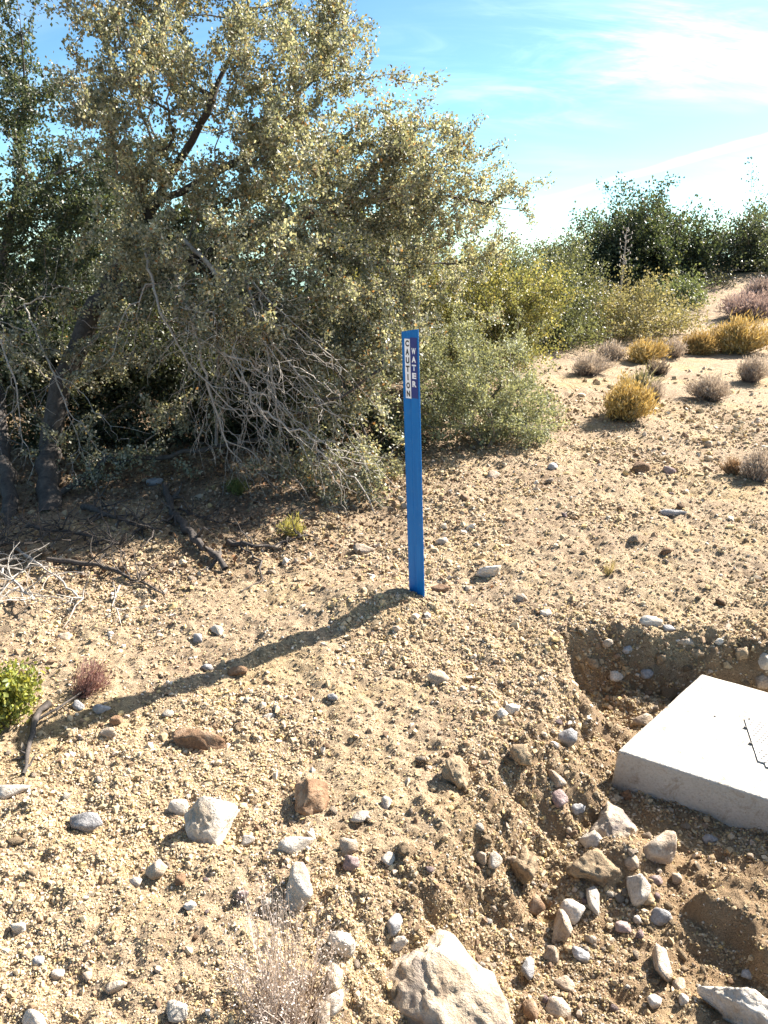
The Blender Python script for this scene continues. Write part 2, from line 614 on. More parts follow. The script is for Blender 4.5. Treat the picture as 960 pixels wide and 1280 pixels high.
def grow(r, seeds, attr, step=.12, bf=.35, jit=.12, sag=0.0):
    cap = 200000
    P = np.zeros((cap, 3)); par = np.full(cap, -1); Lh = np.zeros(cap); n = 0
    for pl in seeds:
        pl = [np.array(p, float) for p in pl]
        prev = -1
        for i, p in enumerate(pl):
            if i == 0:
                if n and np.linalg.norm(P[:n] - p, axis=1).min() < .35:
                    prev = int(np.linalg.norm(P[:n] - p, axis=1).argmin())
                    continue
                P[n] = p; par[n] = -1; prev = n; n += 1
                continue
            a = P[prev].copy(); L = np.linalg.norm(p - a); k = max(1, int(math.ceil(L / step)))
            for q in range(1, k + 1):
                P[n] = a + (p - a) * q / k + (r.normal(size=3) * jit * .4 * step if q < k else 0)
                par[n] = prev; Lh[n] = Lh[prev] + L / k; prev = n; n += 1
    tips = []
    d0 = np.array([np.linalg.norm(P[:n] - a, axis=1).min() for a in attr])
    for a in attr[np.argsort(d0)]:
        d = np.linalg.norm(P[:n] - a, axis=1)
        j = int(np.argmin(d + bf * Lh[:n])); L = d[j]
        k = max(1, int(math.ceil(L / step))); b = P[j].copy(); prev = j
        for q in range(1, k + 1):
            f = q / k
            P[n] = b + (a - b) * f + (r.normal(size=3) * jit * step if q < k else 0)
            P[n, 2] += sag * L * f * (1 - f)
            par[n] = prev; Lh[n] = Lh[prev] + L / k; prev = n; n += 1
        tips.append(prev)
    return P[:n], par[:n], np.array(tips, int)


def wood(P, par, rt, pw, rmax, thr=.02, minr=0):
    """pipe-model radii, tubes traced along the thickest child; returns (thick, thin) buffers and radii"""
    n = len(P)
    hasc = np.zeros(n, bool)
    hasc[par[par >= 0]] = True
    cnt = np.where(hasc, 0.0, 1.0)
    kids = [[] for _ in range(n)]
    for i in range(n - 1, -1, -1):
        p = par[i]
        if p >= 0:
            cnt[p] += cnt[i]; kids[p].append(i)
    rad = np.clip(rt * cnt ** pw, minr, rmax)
    thick, thin = Buf(), Buf()
    starts = [(-1, i) for i in range(n) if par[i] < 0]
    while starts:
        p, i = starts.pop()
        ch = [] if p < 0 else [p]
        while True:
            ch.append(i)
            if not kids[i]: break
            ks = sorted(kids[i], key=lambda q: -cnt[q])
            for q in ks[1:]: starts.append((i, q))
            i = ks[0]
        if len(ch) < 2: continue
        rs = rad[ch].copy()
        if p >= 0: rs[0] = min(rs[0], rs[1] * 1.25)
        rs[-1] *= .5
        r0 = rs[0]
        tube(thick if r0 > thr else thin, P[ch], rs, 9 if r0 > .035 else 6 if r0 > .012 else 4 if r0 > .005 else 3)
    return thick, thin, rad


def unit(v):
    return v / (np.linalg.norm(v, axis=-1, keepdims=True) + 1e-9)


def leaves(buf, r, C, D, n_per, spread, size, pal, wts, quad=True, up=.25, along=1.0, asp=.36, rnd=.75, rad_=.38):
    """clusters of folded leaves round twig ends C with twig directions D"""
    m = len(C)
    c = np.repeat(C, n_per, 0); d = np.repeat(D, n_per, 0)
    k = len(c)
    t = r.uniform(-1.0, .35, k)[:, None] * along
    pos = c + d * spread * t + r.normal(size=(k, 3)) * spread * rad_
    ax = unit(unit(d) * .7 + r.normal(size=(k, 3)) * rnd + np.array([0, 0, up]))
    nr = unit(np.cross(ax, r.normal(size=(k, 3))))
    sd = np.cross(ax, nr)
    L = (size * r.uniform(.6, 1.25, k))[:, None]; Wd = L * asp
    fold = nr * Wd * r.uniform(.15, .7, k)[:, None]
    col = np.asarray(pal)[r.choice(len(pal), k, p=np.asarray(wts) / np.sum(wts))]
    clus = np.repeat(r.uniform(.75, 1.25, m), n_per)[:, None]
    col = col * clus * r.uniform(.75, 1.25, (k, 1))
    if quad:
        V = np.stack([pos, pos + ax * L * .35 + sd * Wd * .9 + fold, pos + ax * L * .72 + sd * Wd * .75 + fold * .8,
                      pos + ax * L, pos + ax * L * .72 - sd * Wd * .75 + fold * .8, pos + ax * L * .35 - sd * Wd * .9 + fold], 1).reshape(-1, 3)
        b = np.arange(k)[:, None] * 6
        Q = np.concatenate([b + np.array([0, 1, 2, 3]), b + np.array([0, 3, 4, 5])])
        buf.add(V, [Q], np.repeat(col, 6, 0))
    else:
        V = np.stack([pos, pos + ax * L * .5 + sd * Wd + fold, pos + ax * L, pos + ax * L * .5 - sd * Wd + fold], 1).reshape(-1, 3)
        b = np.arange(k)[:, None] * 4
        T = np.concatenate([b + np.array([0, 1, 2]), b + np.array([0, 2, 3])])
        buf.add(V, [T], np.repeat(col, 4, 0))


def lobe_pts(r, lobes, clump=.024):
    """lobes: (px, py, rx_px, ry_px, Y, rY_m, n): ellipsoids in metres round a point of the place, denser at the rim"""
    out = []
    for px, py, rx, ry, Y, rY, n in lobes:
        c = np.array(at(px, py, Y)); k = Y / F_PX
        v = unit(r.normal(size=(n, 3))) * (r.uniform(.12, 1, n) ** .5)[:, None]
        v *= (1 + .22 * n3(v, 2.1, int(r.integers(1, 999))))[:, None]
        q = c + v * np.array([rx * k, rY, ry * k])
        if n > 12:                                   # gather the twigs into sprays with gaps between
            m = max(3, n // 11)
            q = q[r.integers(m, size=n)] + r.normal(size=(n, 3)) * min(clump * Y, .5 * min(rx, ry) * k)
        out.append(q)
    return np.concatenate(out)


OAK = [(.215, .222, .155), (.29, .285, .21), (.125, .135, .092), (.37, .35, .26), (.48, .45, .355), (.30, .22, .10), (.32, .17, .075)]  # leaf colours raised and greyed to carry the bright haze over the crown
OAKW = [4, 4, 3, 2.6, 1.8, .6, .45]


def make_tree(name, label, cat, base, seeds, attr, seed, leafn, spread, lsize, pal, wts, rt=.0022, pw=.45, rmax=.09,
              step=.12, bf=.35, jit=.16, quad=True, thr=.018, group=None, mat='leaf', bare=0.0, up=.25, sag=0.0, zmin=.04, asp=.36, minr=0, bark='bark'):
    r = np.random.default_rng(seed)
    g = H(attr[:, 0], attr[:, 1])
    attr = attr[attr[:, 2] > g + zmin]
    P, par, tips = grow(r, seeds, attr, step, bf, jit, sag)
    thick, thin, rad = wood(P, par, rt, pw, rmax, thr, minr)
    b = Vector(base)
    root = empty(name, b, label, cat, group)
    off = np.array(b)
    for bf_, nm, mt in ((thick, 'trunk', bark), (thin, 'branches', 'twig')):
        if bf_.V:
            bf_.V = [v - off for v in bf_.V]
            w = link(nm, bf_.mesh(nm, True), M[mt], root)
            if nm == 'branches': w['kind'] = 'stuff'
    keep = tips[r.uniform(size=len(tips)) >= bare]
    D = unit(P[keep] - P[np.maximum(par[keep], 0)])
    lb = Buf()
    leaves(lb, r, P[keep] - off, D, leafn, spread, lsize, pal, wts, quad, up, along=1.9, asp=asp, rad_=.30)
    link('crown', lb.mesh('crown'), M[mat], root)
    return root, P, par


# ------------------------------------------------------------------ marker post
def build_post():
    b = gp(520, 741)
    top = at(511.3, 413, b.y + .02)
    axis = Vector(top) - b
    Lh = axis.length
    root = empty('marker_post', b, 'upright blue water utility marker post with caution stickers', 'marker post')
    zq = axis.normalized()
    xq = Vector((1, -.95, 0)); xq = (xq - zq * xq.dot(zq)).normalized()
    yq = zq.cross(xq)
    root.rotation_euler = Matrix((xq, yq, zq)).transposed().to_euler()
    hw = .0475
    # closed cross section of a channel open to the back with rounded shoulders and two shallow ribs
    outer = [(-hw, .0072), (-hw + .004, .0022), (-hw + .010, 0), (-.004, 0), (-.002, .0012), (.002, .0012),
             (.004, 0), (hw - .004, 0), (hw - .0012, .0006), (hw, .0018), (hw, .0045)]
    inner = [(hw - .001, .0050), (hw - .005, .0045), (-hw + .011, .0045), (-hw + .006, .0068), (-hw + .002, .0105)]
    prof = np.array(outer + inner); n = len(prof)
    V, Q = [], []
    zs = [-.12, 0, .3, .6, .9, Lh]
    for k, z in enumerate(zs):
        for x, y in prof:
            zz = z + ((x * .15) if k == len(zs) - 1 else 0)
            V.append((x, y, zz))
    for k in range(len(zs) - 1):
        for i in range(n):
            Q.append((k * n + i, k * n + (i + 1) % n, (k + 1) * n + (i + 1) % n, (k + 1) * n + i))
    me = bpy.data.meshes.new('post_body')
    me.from_pydata(V, [], Q + [tuple(range((len(zs) - 1) * n, len(zs) * n))])
    m, nt, bs = new_mat('blue_fibreglass')
    tc = nt.nodes.new('ShaderNodeTexCoord').outputs['Object']
    mp = nt.nodes.new('ShaderNodeMapping'); mp.inputs['Scale'].default_value = (120, 120, 3)
    nt.links.new(tc, mp.inputs[0])
    nn = n_noise(nt, mp.outputs[0], 1.0, 4, .6).outputs['Fac']
    nt.links.new(n_ramp(nt, nn, [(.3, (.001, .115, .37)), (.7, (.003, .155, .46))]), bs.inputs['Base Color'])
    bs.inputs['Roughness'].default_value = .5; bs.inputs['Specular IOR Level'].default_value = .25
    sc1 = n_noise(nt, tc, 38, 6, .75, .6).outputs['Fac']                   # chalked, scuffed and dusty paint
    f = nt.nodes.new('ShaderNodeMapRange'); f.inputs['From Min'].default_value = .56; f.inputs['From Max'].default_value = .74; f.inputs['To Max'].default_value = .35
    nt.links.new(sc1, f.inputs[0])
    lk = bs.inputs['Base Color'].links[0].from_socket
    nt.links.new(n_mix(nt, f.outputs[0], lk, (.10, .22, .38)), bs.inputs['Base Color'])
    nt.links.new(n_bump(nt, nn, .0006), bs.inputs['Normal'])
    link('post_body', me, m, root)

    def flat(name, color, rough=.45):
        mm, nt2, b2 = new_mat(name)
        b2.inputs['Base Color'].default_value = (*color, 1); b2.inputs['Roughness'].default_value = rough
        return mm
    wm, bm_, dm = flat('sticker_white', (.82, .83, .85)), flat('sticker_navy', (.003, .020, .17)), flat('print_black', (.010, .010, .018))

    def sticker(nm, x0, x1, z0, z1, mat):
        t = .0005
        y0 = -.0007
        vs = [(x, y, z) for y in (y0, y0 - t) for x, z in ((x0, z0), (x1, z0), (x1, z1), (x0, z1))]
        fs = [(4, 5, 6, 7), (3, 2, 1, 0), (0, 1, 5, 4), (1, 2, 6, 5), (2, 3, 7, 6), (3, 0, 4, 7)]
        mm = bpy.data.meshes.new(nm); mm.from_pydata(vs, [], fs)
        return link(nm, mm, mat, root)

    def letters(word, xc, ztop, zbot, wd, parent, mat):
        n = len(word); pitch = (ztop - zbot) / n
        for i, ch in enumerate(word):
            cu = bpy.data.curves.new('letter', 'FONT'); cu.body = ch; cu.align_x = 'CENTER'; cu.size = 1; cu.extrude = 0; cu.offset = .05
            tmp = bpy.data.objects.new('letter', cu); COL.objects.link(tmp)
            dg = bpy.context.evaluated_depsgraph_get()
            me2 = bpy.data.meshes.new_from_object(tmp.evaluated_get(dg))
            bpy.data.objects.remove(tmp); bpy.data.curves.remove(cu)
            co = np.array([v.co[:] for v in me2.vertices])
            lo, hi = co.min(0), co.max(0)
            w_ = wd if ch != 'I' else wd * .30
            co[:, 0] = (co[:, 0] - (lo[0] + hi[0]) / 2) / (hi[0] - lo[0]) * w_
            co[:, 1] = (co[:, 1] - lo[1]) / (hi[1] - lo[1]) * pitch * .74
            zb = ztop - (i + 1) * pitch + pitch * .13
            co = np.stack([co[:, 0] + xc, np.full(len(co), -.0016), co[:, 1] + zb], 1)
            for v, c in zip(me2.vertices, co): v.co = c
            me2.name = 'letter'
            me2.materials.clear()
            link('letter', me2, mat, parent)
    def zpix(py): return Lh * (742 - py) / 329.0
    # depth grows down the post, so heights from the photo are mapped through the perspective
    def zp(py):
        best = min(np.linspace(0, Lh, 900), key=lambda s: abs(640 + F_PX * _v(b + zq * s) - py))
        return float(best)
    def _v(p):
        dz = depth_of(p)
        up_ = (p.z - CAM_H) * math.cos(PITCH) + p.y * math.sin(PITCH)
        return -up_ / dz
    k = 2 * hw / 20.5
    s1 = sticker('caution_sticker', -hw + 4.6 * k, -hw + 11.0 * k, zp(498), zp(423.5), wm)
    s2 = sticker('water_sticker', -hw + 11.25 * k, -hw + 19.2 * k, zp(497.5), zp(421.5), bm_)
    s1['label'] = 'white sticker with CAUTION in stacked black letters'
    s2['label'] = 'navy sticker with WATER in stacked white letters'
    letters('CAUTION', -hw + 7.8 * k, zp(424), zp(497.5), .0195, s1, dm)
    letters('WATER', -hw + 15.2 * k, zp(433.5), zp(484.5), .0225, s2, wm)


build_post()

# ------------------------------------------------------------------ concrete meter box
def build_box():
    zt = -.10
    def onz(px, py, z=zt):
        d = pix_dir(px, py); t = (z - CAM_H) / d.z
        return np.array([d.x * t, d.y * t])
    Lc, Bc, Fr = onz(772, 938), onz(877, 842), onz(960, 999.5)
    ev = (Fr - Lc) / np.linalg.norm(Fr - Lc)
    sv = Bc - Lc
    bk = onz(960, 866) - Bc; bk /= np.linalg.norm(bk)
    corners = [Lc, Lc + ev * .95, Bc + (ev * .5 + bk * .5) * .95, Bc]
    global BOXQ
    BOXQ = np.array(corners)
    c0 = sum(corners) / 4
    root = empty('meter_box', (c0[0], c0[1], zt - .30), 'pale concrete water meter box half sunk in the dug pit', 'meter box')
    off = np.array([c0[0], c0[1], zt - .30])
    import bmesh
    bm = bmesh.new()
    pts = [np.append(c, zt) for c in corners]
    lo = [np.append(c + (c - c0) * .03, zt - .30) for c in corners]
    vs = [bm.verts.new(p - off) for p in pts] + [bm.verts.new(p - off) for p in lo]
    bm.faces.new(vs[:4]); bm.faces.new(vs[4:][::-1])
    for i in range(4): bm.faces.new((vs[i], vs[4 + i], vs[4 + (i + 1) % 4], vs[(i + 1) % 4]))
    bmesh.ops.recalc_face_normals(bm, faces=bm.faces)
    bmesh.ops.bevel(bm, geom=list(bm.edges), offset=.009, segments=3, profile=.6, affect='EDGES')
    bmesh.ops.subdivide_edges(bm, edges=[e for e in bm.edges if e.calc_length() > .1], cuts=24, use_grid_fill=True)
    for v in bm.verts:
        p = np.array([[v.co.x, v.co.y, v.co.z]])
        k = float(n3(p, 18, 3)[0]) * .0016 + float(n3(p, 60, 5)[0]) * .0008
        v.co += v.co.normalized() * k
    me = bpy.data.meshes.new('box_body'); bm.to_mesh(me); bm.free()
    for p in me.polygons: p.use_smooth = True
    m, nt, b = new_mat('cast_concrete')
    tc = nt.nodes.new('ShaderNodeTexCoord').outputs['Object']
    n1 = n_noise(nt, tc, 5, 5, .6).outputs['Fac']; n2 = n_noise(nt, tc, 140, 4, .7).outputs['Fac']
    c = n_ramp(nt, n1, [(.3, (.39, .355, .30)), (.6, (.47, .435, .375)), (.8, (.52, .485, .43))])
    c = n_mix(nt, .8, c, n_ramp(nt, n2, [(.3, (.75, .73, .70)), (.55, (1, 1, 1))]), 'MULTIPLY')
    st = n_noise(nt, tc, 11, 6, .72, .8).outputs['Fac']
    c = n_mix(nt, .9, c, n_ramp(nt, st, [(.32, (.62, .54, .44)), (.46, (1, 1, 1))]), 'MULTIPLY')      # soil splash
    pk = n_noise(nt, tc, 75, 3, .6).outputs['Fac']
    c = n_mix(nt, .9, c, n_ramp(nt, pk, [(.27, (.35, .31, .27)), (.33, (1, 1, 1))]), 'MULTIPLY')        # pin holes
    nt.links.new(c, b.inputs['Base Color']); b.inputs['Roughness'].default_value = .9
    nt.links.new(n_bump(nt, pk, .006, 1, n_bump(nt, n2, .002)), b.inputs['Normal'])
    link('box_body', me, m, root)
    # reader lid with rounded corners, tread bars and two hinge lugs
    A = onz(929, 895.5); C = onz(949, 957); E = onz(960, 903.5)
    e2 = (E - A) / np.linalg.norm(E - A); e1 = (C - A)
    q = [A, A + e2 * .30, C + e2 * .30, C]
    lc = sum(q) / 4
    bm = bmesh.new()
    def plate(pts, z0, z1, bev):
        v1 = [bm.verts.new(np.append(p, z1) - off) for p in pts]; v0 = [bm.verts.new(np.append(p, z0) - off) for p in pts]
        bm.faces.new(v1); bm.faces.new(v0[::-1])
        for i in range(len(pts)): bm.faces.new((v1[i], v0[i], v0[(i + 1) % len(pts)], v1[(i + 1) % len(pts)]))
        bmesh.ops.recalc_face_normals(bm, faces=bm.faces)
        ve = [e for e in bm.edges if abs(e.verts[0].co.z - e.verts[1].co.z) > 1e-4]
        bmesh.ops.bevel(bm, geom=ve, offset=bev, segments=4, affect='EDGES')
    pm, nt, b = new_mat('lid_polymer')
    b.inputs['Base Color'].default_value = (.50, .47, .42, 1); b.inputs['Roughness'].default_value = .7
    dm, nt, b = new_mat('lid_gap'); b.inputs['Base Color'].default_value = (.13, .12, .105, 1); b.inputs['Roughness'].default_value = .9
    def grown(s): return [lc + (p - lc) * s for p in q]
    plate(grown(1.014), zt - .004, zt + .0015, .022)
    me = bpy.data.meshes.new('lid_gap'); bm.to_mesh(me); bm.free(); bm = bmesh.new()
    lid = None
    gap = me
    plate(q, zt + .0005, zt + .005, .02)
    me = bpy.data.meshes.new('reader_lid'); bm.to_mesh(me); bm.free()
    lid = link('reader_lid', me, pm, root)
    link('lid_rim', gap, dm, lid)
    rot = math.atan2(e2[1], e2[0])
    def bar(c, l, w, h, z, name, mat, par_):
        t = np.array([math.cos(rot), math.sin(rot)]); s = np.array([-t[1], t[0]])
        vs = [np.append(c + t * a * l / 2 + s * b_ * w / 2, zz) - off for zz in (z, z + h) for a, b_ in ((-1, -1), (1, -1), (1, 1), (-1, 1))]
        mm = bpy.data.meshes.new(name); mm.from_pydata([tuple(v) for v in vs], [], [(4, 5, 6, 7), (3, 2, 1, 0), (0, 1, 5, 4), (1, 2, 6, 5), (2, 3, 7, 6), (3, 0, 4, 7)])
        return link(name, mm, mat, par_)
    buf = Buf()
    for i in range(16):
        for j in range(15):
            f = (i + 1.2) / 17.5
            if .58 < f < .66: continue
            c = A + e1 * f + e2 * (.016 + .0185 * j + (.009 if i % 2 else 0))
            t = np.array([math.cos(rot), math.sin(rot)]); s = np.array([-t[1], t[0]])
            vs = np.array([np.append(c + t * a * .0062 + s * b_ * .0016, zz) - off for zz in (zt + .0046, zt + .0062) for a, b_ in ((-1, -1), (1, -1), (1, 1), (-1, 1))])
            buf.add(vs, [np.array([(4, 5, 6, 7), (0, 1, 5, 4), (1, 2, 6, 5), (2, 3, 7, 6), (3, 0, 4, 7)])])
    tm, nt, b = new_mat('lid_tread'); b.inputs['Base Color'].default_value = (.13, .12, .105, 1); b.inputs['Roughness'].default_value = .9
    tr = link('tread', buf.mesh('tread'), tm, lid); tr['kind'] = 'stuff'
    for f in (.27, .60):
        bar(A + e1 * f - e2 * .006, .012, .005, .006, zt + .001, 'hinge_lug', dm, lid)
    bar(onz(893.5, 895.5), .006, .005, .004, zt - .001, 'lift_hole_plug', dm, root)


build_box()

# ------------------------------------------------------------------ trees and shrubs
def V3(p): return tuple(p)

def A(*pts):
    return [np.array(at(*p)) for p in pts]

# the big scrub oak on the left
tb = gp(75, 600); tb.y += .2
bq = gp(58, 640)
base = (bq.x, bq.y, bq.z - .05)
r = np.random.default_rng(5)
lobes = [(290, -70, 160, 110, 5.6, .8, 170), (190, 40, 75, 80, 5.4, .6, 80), (365, 60, 80, 85, 5.7, .6, 120),
         (270, 170, 160, 120, 5.0, .55, 270), (420, 190, 110, 85, 5.5, .6, 190), (520, 215, 80, 70, 5.9, .5, 105),
         (590, 225, 55, 42, 6.0, .35, 46), (630, 255, 30, 26, 6.0, .25, 16),
         (430, 300, 130, 80, 5.5, .5, 190), (560, 320, 80, 50, 6.2, .4, 90), (300, 320, 140, 90, 4.9, .4, 200),
         (380, 400, 110, 80, 5.0, .4, 150), (460, 470, 60, 90, 4.85, .3, 110), (445, 575, 50, 55, 4.7, .25, 46), (490, 400, 60, 70, 5.6, .3, 80),
         (180, 270, 90, 110, 5.1, .5, 130), (160, 400, 110, 60, 5.1, .5, 90), (90, 520, 80, 60, 5.2, .4, 60), (240, 545, 90, 40, 5.0, .3, 24),
         (150, 575, 70, 18, 4.7, .2, 14), (300, 400, 90, 50, 4.6, .2, 40), (400, 560, 70, 50, 4.65, .2, 34), (470, 620, 25, 40, 4.4, .1, 20)]
attr = lobe_pts(r, lobes)
seeds = [[base] + A((62, 560, 4.85), (75, 480, 5.0), (120, 380, 5.2), (190, 260, 5.3), (260, 140, 5.3), (310, 10, 5.5), (330, -120, 5.6)),
         A((120, 380, 5.2), (230, 330, 5.2), (340, 280, 5.3), (460, 250, 5.6), (560, 245, 5.9), (645, 262, 6.0)),
         A((190, 260, 5.3), (300, 200, 5.3), (390, 100, 5.6), (415, 20, 5.7)),
         A((230, 330, 5.2), (320, 370, 5.0), (410, 440, 4.9), (465, 560, 4.75)),
         A((340, 280, 5.3), (450, 330, 5.7), (560, 330, 6.2), (620, 318, 6.2))]
oak, P_oak, par_oak = make_tree('scrub_oak', 'large scrub oak overhanging the left half, grey-green leaves, hanging dead branches', 'tree',
                base, seeds, attr, 21, 100, .072, .0235, OAK, OAKW, quad=False, asp=.34, rt=.0022, pw=.5, rmax=.105, step=.11, bf=.3, jit=.2, bare=.06)


def dead(name, seeds, attr, seed, parent, off, rt=.0013, pw=.46, rmax=.022, sag=.1, mat='deadwood', step=.055, jit=.19, bf=.62):
    r = np.random.default_rng(seed)
    P, par, tips = grow(r, seeds, attr, step, bf, jit, sag)
    thick, thin, rad = wood(P, par, rt, pw, rmax, 9)
    thin.V = [v - np.array(off) for v in thin.V]
    return link(name, thin.mesh(name, True), M[mat], parent)


r = np.random.default_rng(8)
pts = lobe_pts(r, [(330, 430, 70, 60, 4.55, .2, 90), (280, 470, 50, 90, 4.5, .2, 100), (380, 510, 60, 70, 4.45, .2, 120), (440, 590, 40, 60, 4.4, .15, 80),
                   (290, 570, 45, 55, 4.45, .15, 70), (350, 580, 60, 40, 4.4, .15, 55), (250, 370, 70, 60, 4.6, .2, 70), (475, 640, 15, 28, 4.35, .08, 24)])
dead('dead_branch', [A((230, 300, 4.9), (290, 360, 4.65), (350, 440, 4.55), (410, 510, 4.45), (455, 575, 4.4), (475, 655, 4.35))], pts[:310], 31, oak, base)
dead('dead_branch', [A((215, 330, 4.9), (240, 400, 4.6), (262, 490, 4.5), (285, 560, 4.45), (278, 620, 4.42))], pts[180:], 32, oak, base, rt=.00125)
dead('dead_branch', [A((300, 330, 4.9), (330, 420, 4.6), (345, 500, 4.5), (350, 560, 4.45))], pts[::3] + r.normal(size=(len(pts[::3]), 3)) * .08, 33, oak, base, rt=.0012)
pts2 = lobe_pts(r, [(400, 470, 90, 60, 4.5, .2, 60), (250, 430, 60, 80, 4.5, .2, 50), (330, 520, 90, 60, 4.45, .2, 60), (180, 420, 60, 70, 4.6, .2, 40)])
dead('dead_branch', [A((270, 300, 4.9), (340, 380, 4.6), (420, 450, 4.5), (480, 520, 4.45))], pts2[:90], 36, oak, base, rt=.00125)
dead('dead_branch', [A((180, 310, 4.9), (200, 390, 4.6), (240, 460, 4.5), (300, 520, 4.45), (330, 590, 4.4))], pts2[60:], 37, oak, base, rt=.00125)

# the darker oak behind at the left edge
bq = gp(12, 655)
base2 = (bq.x, bq.y, bq.z - .05)
r = np.random.default_rng(6)
attr = lobe_pts(r, [(-40, 60, 90, 90, 6.0, .7, 110), (30, 130, 40, 60, 6.0, .4, 40), (20, 250, 100, 90, 5.9, .7, 140), (130, 230, 90, 60, 6.4, .5, 90),
                    (60, 340, 120, 80, 6.0, .6, 140), (-120, 250, 120, 200, 6.0, .8, 130), (40, 440, 90, 60, 5.6, .5, 80), (-60, 480, 100, 90, 5.8, .6, 70)])
seeds = [[base2] + A((5, 560, 4.8), (-5, 480, 5.2), (0, 380, 5.8), (20, 240, 6.0), (30, 90, 6.0), (20, -30, 6.0)), A((0, 380, 5.8), (-70, 260, 6.0), (-110, 100, 6.0)),
         A((20, 240, 6.0), (90, 210, 6.2), (150, 180, 6.4))]
oak2, _, _ = make_tree('dark_oak', 'dark blue-green oak at the left edge with a black trunk', 'tree', base2, seeds, attr, 22, 85, .082, .027,
                       [(.065, .085, .050), (.09, .105, .060), (.05, .07, .045), (.12, .12, .06)], [4, 3, 3, 1], rmax=.11, bf=.3, jit=.2, quad=False, asp=.34, rt=.0024, pw=.5)
r = np.random.default_rng(9)
pts = lobe_pts(r, [(20, 430, 50, 60, 4.6, .25, 45), (10, 540, 45, 60, 4.5, .2, 45), (100, 560, 60, 50, 4.6, .25, 35), (40, 340, 50, 60, 4.8, .2, 26)])
dead('dead_branch', [A((-60, 330, 5.2), (-10, 400, 4.7), (20, 480, 4.55), (30, 570, 4.5))], pts[:90], 34, oak2, base2)
dead('dead_branch', [A((30, 380, 5.2), (60, 450, 4.8), (95, 540, 4.65), (125, 620, 4.55))], pts[90:], 35, oak2, base2)


# understorey that closes the view behind the oaks
SHADE = [(.050, .062, .035), (.075, .085, .045), (.10, .10, .055)]  # deep shade behind the oaks put into the leaf colours
def shrub(name, label, px, py, Y, lobes, seed, leafn, spread, lsize, pal, wts, group=None, rt=.0022, step=.14, mat='leaf', quad=False, up=.3, bare=0, rmax=.05, bark='bark', bf=.5):
    p = at(px, py, Y)
    base = (p.x, Y, float(H([p.x], [Y])[0]) - .03)
    r = np.random.default_rng(seed)
    attr = lobe_pts(r, lobes)
    seeds = []
    for k in range(5):
        c = attr[r.integers(len(attr))]
        q = np.array(base) + (c - np.array(base)) * .45 + r.normal(size=3) * .08
        seeds.append([np.array(base) + np.array([r.normal() * .08, r.normal() * .08, 0]), q])
    return make_tree(name, label, 'shrub', base, seeds, attr, seed + 1, leafn, spread, lsize, pal, wts, rt=rt, rmax=rmax, step=step, bf=bf, jit=.2,
                     quad=quad, group=group, mat=mat, up=up, bare=bare, bark=bark)

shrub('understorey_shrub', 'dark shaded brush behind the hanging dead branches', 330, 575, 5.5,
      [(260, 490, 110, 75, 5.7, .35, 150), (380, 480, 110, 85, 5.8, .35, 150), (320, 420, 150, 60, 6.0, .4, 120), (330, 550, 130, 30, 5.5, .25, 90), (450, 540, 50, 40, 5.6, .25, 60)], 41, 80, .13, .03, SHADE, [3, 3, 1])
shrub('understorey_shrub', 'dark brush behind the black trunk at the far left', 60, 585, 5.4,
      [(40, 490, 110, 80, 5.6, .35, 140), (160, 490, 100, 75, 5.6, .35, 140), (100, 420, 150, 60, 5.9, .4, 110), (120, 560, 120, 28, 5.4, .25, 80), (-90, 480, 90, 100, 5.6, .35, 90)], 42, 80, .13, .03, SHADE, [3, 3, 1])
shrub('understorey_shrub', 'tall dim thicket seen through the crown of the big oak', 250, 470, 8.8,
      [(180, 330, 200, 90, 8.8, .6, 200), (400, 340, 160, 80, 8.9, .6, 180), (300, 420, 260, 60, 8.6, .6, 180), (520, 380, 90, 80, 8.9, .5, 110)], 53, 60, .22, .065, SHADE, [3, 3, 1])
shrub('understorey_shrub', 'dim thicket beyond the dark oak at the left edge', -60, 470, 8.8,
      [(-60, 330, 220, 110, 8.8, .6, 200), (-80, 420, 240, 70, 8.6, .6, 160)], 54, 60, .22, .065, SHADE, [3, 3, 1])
GG = [(.25, .26, .155), (.31, .315, .19), (.19, .205, .12), (.36, .345, .19)]
shrub('grey_green_shrub', 'low pale grey-green shrub directly behind the blue post', 610, 555, 5.75,
      [(600, 500, 85, 52, 5.75, .4, 190), (655, 505, 48, 45, 5.9, .35, 100), (550, 480, 60, 75, 5.9, .4, 140), (520, 540, 50, 36, 5.6, .25, 60), (600, 435, 75, 40, 6.2, .4, 90), (675, 545, 28, 14, 5.7, .15, 20)],
      43, 62, .07, .021, GG, [3, 3, 2, 1], mat='leaf_dull')
YG = [(.22, .215, .085), (.28, .255, .10), (.17, .18, .075), (.35, .295, .12)]
shrub('yellow_green_oak', 'yellow-green young oak rising behind the post top', 590, 520, 7.6,
      [(600, 385, 85, 50, 7.5, .5, 190), (650, 395, 42, 48, 7.5, .4, 80), (540, 400, 60, 65, 7.3, .4, 120), (610, 440, 60, 36, 7.4, .4, 70), (500, 355, 65, 55, 7.4, .5, 90), (682, 375, 20, 16, 7.4, .2, 14)],
      44, 75, .10, .027, YG, [3, 3, 2, 1])
shrub('olive_shrub', 'round tan-olive shrub on the slope below the far oak', 775, 440, 11.5,
      [(785, 410, 56.32, 44.28, 11.4, .8, 270), (735, 417, 48.4, 42.64, 11.6, .7, 180), (828, 430, 24.64, 29.52, 11.6, .4, 80)], 45, 70, .19, .038,
      [(.27, .235, .12), (.32, .28, .145), (.21, .20, .10), (.37, .31, .17)], [3, 3, 2, 1], mat='leaf_dull')
